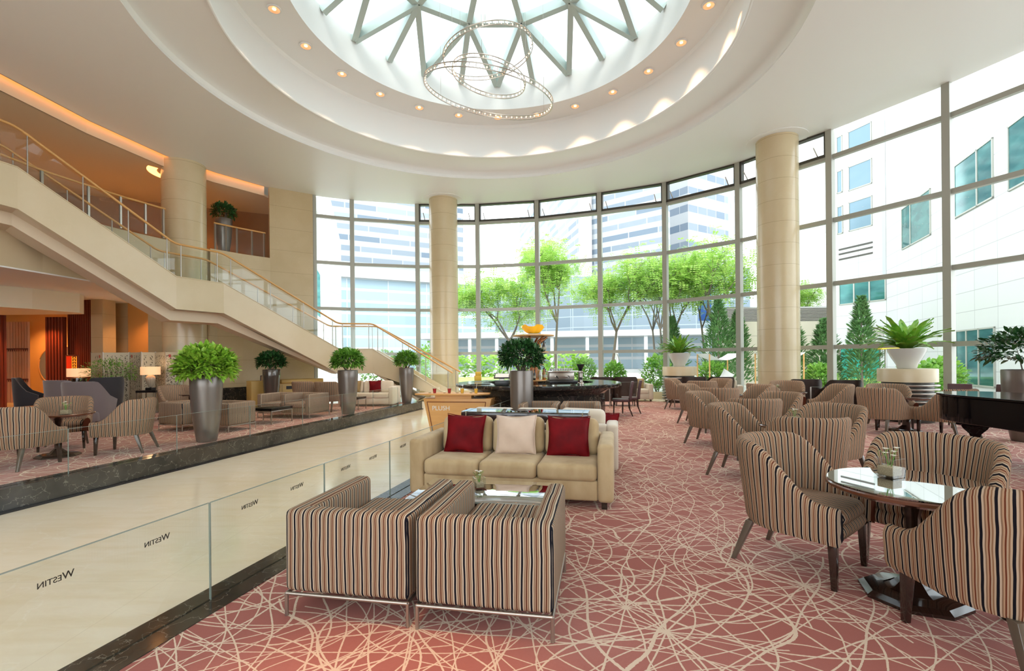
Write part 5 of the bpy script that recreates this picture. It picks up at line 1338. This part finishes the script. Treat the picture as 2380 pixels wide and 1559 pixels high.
def part_at(o, x, y, rz): o.location = (x, y, 0); o.rotation_euler = (0, 0, rz); return o
def hwin(parent, x0, x1, z0, z1, mull=(), m=None):
    fr_ = MB(); w_ = .07
    fr_.box(x0, x1, -.06, .06, z0, z0 + w_); fr_.box(x0, x1, -.06, .06, z1 - w_, z1); fr_.box(x0, x0 + w_, -.06, .06, z0, z1); fr_.box(x1 - w_, x1, -.06, .06, z0, z1)
    for u in mull: fr_.box(x0 + (x1 - x0) * u - .05, x0 + (x1 - x0) * u + .05, -.06, .06, z0, z1)
    o = fr_.build('window', M['frame'], parent)
    MB().box(x0 + .02, x1 - .02, -.03, .03, z0 + .02, z1 - .02).build('pane', m or M['teal_glass'], o)
K = (26, 33.1)
ht = thing('hotel_building', 'white tiled building with teal windows filling the right side outside', 'building', (K[0], K[1], -.06))
ra = math.atan2(-.93, -.368)
rf = MB().box(0, 19, 0, 1, 0, 26).build('facade', M['tile_white'], ht); rf.rotation_euler = (0, 0, ra); rf.location = (0, 0, 0)
# local y of this facade points away from the camera side: choose the near face at y = 0
for x0, x1, z0, z1, mu in ((9.65, 13.1, 8.6, 11.25, (.62,)), (2.86, 6.96, 8.45, 11.05, (.33,)), (9.7, 13.12, .25, 2.95, (.3, .62)), (14.2, 17.5, 8.5, 11.2, (.5,))):
    hwin(rf, x0, x1, z0, z1, mu)
la = math.atan2(.951, -.311)
lf = MB().box(0, 9.5, -1, 0, 0, 27).build('facade', M['tile_white'], ht); lf.rotation_euler = (0, 0, la)
for x0, x1, z0, z1, mu in ((.9, 2.6, 17.0, 18.4, ()), (.9, 2.6, 14.0, 15.8, ()), (.9, 2.6, 11.0, 13.15, ()), (3.05, 3.5, 17.0, 18.4, ()), (3.05, 3.5, 14.1, 15.8, ()), (3.05, 3.5, 11.0, 13.1, ()), (0.02, 3.4, 5.6, 7.3, (.33, .66)), (.9, 2.6, 19.6, 21.2, ()), (.3, 2.6, 1.6, 2.6, (.5,))):
    hwin(lf, x0, x1, z0, z1, mu, M['teal_glass'] if z1 < 8 else M['blue_glass'])
for z in (9.0, 9.4, 9.75): MB().box(.9, 3.4, -.01, .03, z, z + .12).build('vent_slot', M['frame_dark'], lf)
lv = MB()
for i in range(7): lv.box(.2, 2.8, -.01, .04, 3.1 + i * .1, 3.16 + i * .1)
lv.build('louvre', M['steel'], lf)
MB().box(0, .25, -.3, .02, 6, 18).build('shadow_gap', M['concrete'], lf)
# low cream wing with louvred top
t = thing('garden_wall', 'low cream tiled wing with grey louvres along its top, behind the tall column', 'wall', (13.2, 29.2, -.06), .04)
MB().box(0, 6.8, 0, 1.5, 0, 3.9).build('wall', M['tile_cream'], t)
lv = MB()
for i in range(9): lv.box(0, 6.8, -.02, .06, 3.95 + i * .09, 4.0 + i * .09)
lv.build('louvre', M['steel'], t); MB().box(0, 6.8, .08, 1.4, 3.9, 4.8).build('louvre_backing', M['concrete'], t)
MB().box(-.4, .4, 3, 3.2, 4.2, 8.5).build('blue_banner', mat('blue_banner', (.03, .12, .5), .5), t)
# offices
def block(name, label, pts, z0, z1, m, cat='building'):
    t = thing(name, label, cat, (pts[0][0], pts[0][1], -.06))
    for i in range(len(pts) - 1):
        p, q = pts[i], pts[i + 1]; L_ = math.hypot(q[0] - p[0], q[1] - p[1])
        o = MB().box(0, L_, 0, 2, z0, z1).build('facade', m, t); o.location = (p[0] - pts[0][0], p[1] - pts[0][1], 0); o.rotation_euler = (0, 0, math.atan2(q[1] - p[1], q[0] - p[0]))
    return t
t = block('office_podium', 'long blue-glass office block behind the staircase, with white horizontal bands', [(-27, 61.5), (-1.3, 74.6)], 0, 14, M['office_band'])
MB().box(-.5, 29.5, -.6, .2, 12.9, 14.4).build('parapet', M['concrete'], t).rotation_euler = (0, 0, math.atan2(13.1, 25.7))
t = block('office_tower', 'pale office tower rising above the blue-glass block, striped with louvres', [(-29, 64), (-7.5, 75.2)], 0, 36, M['tower_louvre'])
t = block('slanted_tower', 'tall pale tower with offset louvre strips behind the green trees', [(2.2, 122), (11.4, 72), (20.5, 64)], 0, 38, M['tower_louvre'])
MB().box(-1.0, .8, -1.2, 0, 0, 38).build('corner_fin', M['concrete'], t).location = (9.0, -50, 0)
t = block('window_tower', 'white tower with strip windows in long horizontal rows, left of the tall column', [(27.5, 90), (31.2, 84), (41, 90), (47, 100)], 0, 47, M['tower_strip'])
t = block('dark_podium', 'blue-grey podium building behind the garden trees', [(-8, 78), (8.4, 66), (30, 60)], 0, 13, M['podium_dark'])
t2 = block('colonnade', 'pale ground-floor colonnade with deep canopy under the podium', [(-12, 63), (9, 60), (32, 56)], 0, .4, M['concrete'])
for (px, py), (qx, qy) in (((-12, 60), (9, 57)), ((9, 57), (32, 53))):
    L_ = math.hypot(qx - px, qy - py); an = math.atan2(qy - py, qx - px)
    o = MB().box(0, L_, 0, 5, 4.4, 5.1).build('canopy', M['concrete'], t2); o.location = (px + 12, py - 63, 0); o.rotation_euler = (0, 0, an)
    o = MB().box(0, L_, 5, 5.3, 0, 4.4).build('glazing', M['office_band'], t2); o.location = (px + 12, py - 63, 0); o.rotation_euler = (0, 0, an)
    n_ = int(L_ / 3.4)
    for i in range(n_): 
        o = MB().box(-.2, .2, .2, .6, 0, 4.4).build('pillar', M['concrete'], t2); o.location = (px + 12 + math.cos(an) * i * 3.4, py - 63 + math.sin(an) * i * 3.4, 0); o.rotation_euler = (0, 0, an)
t = thing('side_building', 'white building corner with sloping teal window beyond the stone wall end', 'building', (-24.0, 47, -.06))
MB().add([(0, 0, 0), (6.2, 0, 0), (6.2, 0, 14), (4.4, 0, 22), (0, 0, 26), (0, 3, 0), (6.2, 3, 0), (6.2, 3, 14), (4.4, 3, 22), (0, 3, 26)], [(4, 3, 2, 1, 0), (5, 6, 7, 8, 9)] + [(i, (i + 1) % 5, 5 + (i + 1) % 5, 5 + i) for i in range(5)]).build('facade', M['tile_white'], t)
MB().add([(3.4, -.04, 7.5), (5.2, -.04, 6.0), (5.2, -.04, 10.2), (3.4, -.04, 13.5)], [(0, 1, 2, 3)]).build('sloping_window', M['teal_glass'], t)
lv = MB()
for i in range(8): lv.box(3.6, 6.0, -.06, -.01, 2.4 + i * .22, 2.5 + i * .22)
lv.build('louvre', M['steel'], t)

# ------------------------------------------------------------------ outside: trees and shrubs
def leafmat(name, c1, c2):
    m = mat(name, c1, .5, noise=(3, c2, .9)); nt = m.node_tree; b = nt.nodes['Principled BSDF']; out = nt.nodes['Material Output']
    tr = nt.nodes.new('ShaderNodeBsdfTranslucent'); mx = nt.nodes.new('ShaderNodeMixShader'); mx.inputs[0].default_value = .45
    src = b.inputs['Base Color'].links[0].from_socket; nt.links.new(src, tr.inputs[0]); nt.links.new(b.outputs[0], mx.inputs[1]); nt.links.new(tr.outputs[0], mx.inputs[2]); nt.links.new(mx.outputs[0], out.inputs[0]); return m
M['locust'] = leafmat('locust_leaf', (.30, .54, .10), (.56, .70, .18))
M['shrub_leaf'] = leafmat('shrub_leaf', (.14, .34, .05), (.36, .55, .10))
M['conifer'] = leafmat('conifer_leaf', (.10, .23, .08), (.20, .36, .12))
def tree(x, y, h, sp, seed, label, n=2600, lean=0, multi=1, cage=True, lo_=.42):
    rr = random.Random(seed); t = thing('tree', label, 'tree', (x, y, -.06), 0, 'pale green garden trees'); wood = MB(); tips = []
    def grow(p, d, L_, r_, lv):
        q = p + d * L_; m_ = p.lerp(q, .5) + Vector((rr.uniform(-.06, .06), rr.uniform(-.06, .06), 0)) * L_
        wood.tube([p, m_, q], [r_, r_ * .85, r_ * .65], 6, False)
        if lv >= 1: tips.append((q, d))
        if lv >= 2: tips.append((m_, d))
        if lv == 4: return
        for k_ in range(rr.choice((2, 3)) if lv else 4):
            a = rr.uniform(0, 6.28); sp_ = rr.uniform(.35, .8) if lv else rr.uniform(.3, .75)
            nd = (d + Vector((math.cos(a) * sp_, math.sin(a) * sp_, rr.uniform(-.15, .25)))).normalized(); grow(q, nd, L_ * rr.uniform(.58, .8) if lv else h * .2 * rr.uniform(.8, 1.2), r_ * .6, lv + 1)
    for k_ in range(multi):
        a = 2 * PI * k_ / max(multi, 1) + seed; d0 = Vector((lean + (.22 * math.cos(a) if multi > 1 else 0), (.22 * math.sin(a) if multi > 1 else 0), 1)).normalized()
        grow(Vector((0, 0, 0)), d0, h * lo_, .11 if multi == 1 else .08, 0)
    wood.build('trunk', M['bark'], t, smooth=60)
    V = MB()
    def gen():
        p, d = rr.choice(tips); o = Vector((rr.gauss(0, 1), rr.gauss(0, 1), rr.gauss(-.1, .6))) * sp
        return p + o, Vector((rr.uniform(-1, 1), rr.uniform(-1, 1), rr.uniform(-.9, .5)))
    vs_ = []; fs = []
    for i in range(n):      # feathery sprays: a rib with paired leaflets
        p, d = gen(); d.normalize(); sd = d.cross(Vector((0, 0, 1))).normalized(); L_ = rr.uniform(.28, .5)
        for j in range(5):
            c = p + d * L_ * j / 5 - Vector((0, 0, .02 * j * j * .5))
            for s_ in (-1, 1):
                o = len(vs_); e_ = c + sd * s_ * .16 + d * .05; vs_ += [c, c + d * .05 + sd * s_ * .08, e_, c - d * .015 + sd * s_ * .08]; fs.append((o, o + 1, o + 2, o + 3))
    b = MB(); b.v = [tuple(v) for v in vs_]; b.f = fs; b.uv = [(0, 0)] * len(vs_)
    b.build('crown', M['locust'], t, recalc=False)
    if cage:
        s_ = MB()
        for k_ in range(3): a = 2 * PI * k_ / 3 + .4; s_.tube([(1.1 * math.cos(a), 1.1 * math.sin(a), 0), (.1 * math.cos(a), .1 * math.sin(a), 2.0)], .03, 5)
        s_.build('support_poles', M['frame'], t)
tree(2.9, 30.5, 10.6, .50, 3, 'tallest pale green tree with supporting poles, behind the bar tower', 2700, .0, lo_=.38)
tree(-.1, 29.0, 7.0, .55, 8, 'low pale green tree spreading left of the tallest one', 2000, -.02, lo_=.40)
tree(6.4, 29.5, 8.0, .55, 14, 'pale green tree right of the tallest one, in the middle bay', 2100, .02, lo_=.42)
tree(9.0, 28.5, 8.2, .52, 21, 'several-stemmed pale green tree with poles left of the small fern', 2100, .0, multi=3, lo_=.42)
tree(11.3, 27.6, 8.4, .55, 33, 'pale green tree left of the tall stone column', 2300, .0, multi=2, lo_=.42)
tree(20.6, 33.6, 5.6, .30, 41, 'small green treetop above the cream wing', 900, cage=False, lo_=.7)
def shrub_out(x, y, r_, h, seed, label, m=None, n=700, size=.20):
    t = thing('shrub', label, 'shrub', (x, y, -.06), 0, 'round shrubs outside the glass'); rr = random.Random(seed)
    leaves(n, dome_gen(rr, r_, h / 2, h / 2, -.8), size, rr, wid=.55).build('leaves', m or M['shrub_leaf'], t, recalc=False)
    s_ = MB()
    for i in range(6): a = rr.uniform(0, 6.28); s_.tube([(.05 * math.cos(a), .05 * math.sin(a), 0), (r_ * .6 * math.cos(a), r_ * .6 * math.sin(a), h * .6)], .015, 5)
    s_.build('stems', M['bark'], t)
for i, (x, y, r_, h, lab) in enumerate(((3.6, 24.2, .70, 1.75, 'round green shrub outside, seen above the coffee grinder'), (5.25, 24.6, .60, 1.5, 'round green shrub outside, right of the coffee grinder'), (7.1, 23.4, .75, 1.85, 'bright green shrub outside touching the left fern drum'),
        (9.9, 23.6, .75, 1.5, 'dark green shrub outside beside the white loungers'), (12.9, 20.0, .6, 1.4, 'small shrub outside right of the tall column'),
        (13.0, 15.2, .7, 1.5, 'green shrub outside immediately right of the big fern bowl'), (15.0, 16.6, .6, 1.6, 'green shrub outside by the thick window post near the piano'), (-6.6, 24.6, 1.2, 2.2, 'broad-leaved shrub outside seen above the stair landing'), (-4.6, 29, 1.4, 2.9, 'yellow-green shrub outside behind the stair handrails'))):
    shrub_out(x, y, r_, h, 50 + i, lab, n=900)
def conifer(x, y, h, r_, seed, label):
    t = thing('conifer', label, 'tree', (x, y, -.06), 0, 'dark conifers outside'); rr = random.Random(seed)
    MB().tube([(0, 0, 0), (0, 0, h * .9)], [.07, .02], 6).build('trunk', M['bark'], t)
    def g_():
        v = rr.random() ** .8; z = .08 * h + v * h * .92; a = rr.uniform(0, 6.28); q = r_ * (1 - v) ** .75 * rr.uniform(.45, 1.05) * (1 + .2 * math.sin(5 * a + 9 * v))
        return Vector((q * math.cos(a), q * math.sin(a), z)), Vector((math.cos(a), math.sin(a), .9))
    leaves(2600, g_, .22, rr, wid=.35, droop=.1).build('foliage', M['conifer'], t, recalc=False)
for i, (x, y, h, r_, lab) in enumerate(((10.6, 24.5, 4.6, 1.1, 'tall dark conifer outside between the white loungers'), (12.3, 26.0, 4.2, 1.0, 'dark conifer outside against the left edge of the tall column'), (13.2, 22.5, 3.6, .95, 'conifer outside immediately right of the tall column'), (14.6, 22.3, 3.4, .95, 'conifer outside left of the window post beyond the column'), (15.6, 21.3, 4.3, .85, 'pointed conifer outside against the white building'), (9.2, 27.5, 4.0, 1.1, 'shaded conifer outside behind the small fern'))):
    conifer(x, y, h, r_, 80 + i, lab)
# hedge along the lawn
rr = random.Random(4)
tag(leaves(1300, lambda: (Vector((rr.uniform(-9, 7), rr.uniform(44, 45.5), rr.uniform(0, 2.2))), Vector((rr.uniform(-1, 1), -1, rr.uniform(-.3, 1)))), .55, rr, wid=.6).build('hedge_foliage', M['locust'], recalc=False), 'loose green hedge behind the lawn', 'hedge', kind='stuff')
# canopied daybeds
for i, (x, y, lab) in enumerate(((9.35, 21.6, 'white canopied daybed outside, right of the small fern'), (11.35, 20.3, 'white canopied daybed outside, touching the left side of the tall column'))):
    t = thing('daybed', lab, 'daybed', (x, y, -.06), .15, 'canopied daybeds outside')
    MB().box(-.75, .75, -.5, .5, .15, .5).build('frame', M['maple'], t, bevel=.02)
    MB().box(-.72, .72, -.48, .48, .5, .62).build('mattress', M['white'], t, bevel=.04)
    for sx in (-.75, .75):
        for sy in (-.5, .5): MB().tube([(sx, sy, 0), (sx, sy, 1.85)], .03, 8).build('post', M['maple'], t)
    rows = [[(-.8 + 1.6 * u / 10, -.55 + 1.1 * v / 4, 1.88 - .30 * math.sin(PI * u / 10)) for u in range(11)] for v in range(5)]
    MB().grid(rows).build('canopy', M['white'], t, smooth=60)
    c_ = cushion_mesh(.6, .5, .2, 10, key=3).build('cushion', M['white'], t, smooth=80); c_.location = (.45, .1, .85); c_.rotation_euler = (0, R(30), 0)
t = thing('parasol', 'yellow parasol outside left of the big fern bowl', 'parasol', (16.8, 21.5, -.06))
MB().tube([(0, 0, 0), (0, 0, 2.2)], .03, 8).build('pole', M['steel'], t)
MB().lathe([(.001, 2.35), (.9, 2.05), (.9, 2.0)], 8).build('canopy', mat('yellow_cloth', (.9, .6, .05), .7), t)
for i, (x, y) in enumerate(((13.0, 18.9), (14.2, 17.0))):
    t = thing('outdoor_armchair', 'pale blue woven armchair outside, %s the big fern drum' % ('further left of' if i == 0 else 'just left of'), 'armchair', (x, y, -.06), .4 + i, 'woven armchairs outside')
    MB().lathe([(.34, .1), (.40, .75), (.36, .75), (.32, .4), (.001, .4)], 20, (0, 0, 0)).build('seat_shell', mat('woven_%d' % i, (.45, .52, .58), .8), t, smooth=40)
    MB().lathe([(.3, 0), (.34, .1), (.001, .12)], 16).build('base', M['frame'], t)
t = thing('green_hoarding', 'teal-green panel outside behind the pointed conifer', 'panel', (17.9, 24.5, -.06), .1)
MB().box(-1.2, 1.0, -.05, .05, .3, 2.2).build('sheet', mat('teal_sheet', (.02, .28, .22), .6), t)
for x in (-1.2, 1.0): MB().box(x - .04, x + .04, -.06, .06, 0, 2.25).build('post', M['steel'], t)
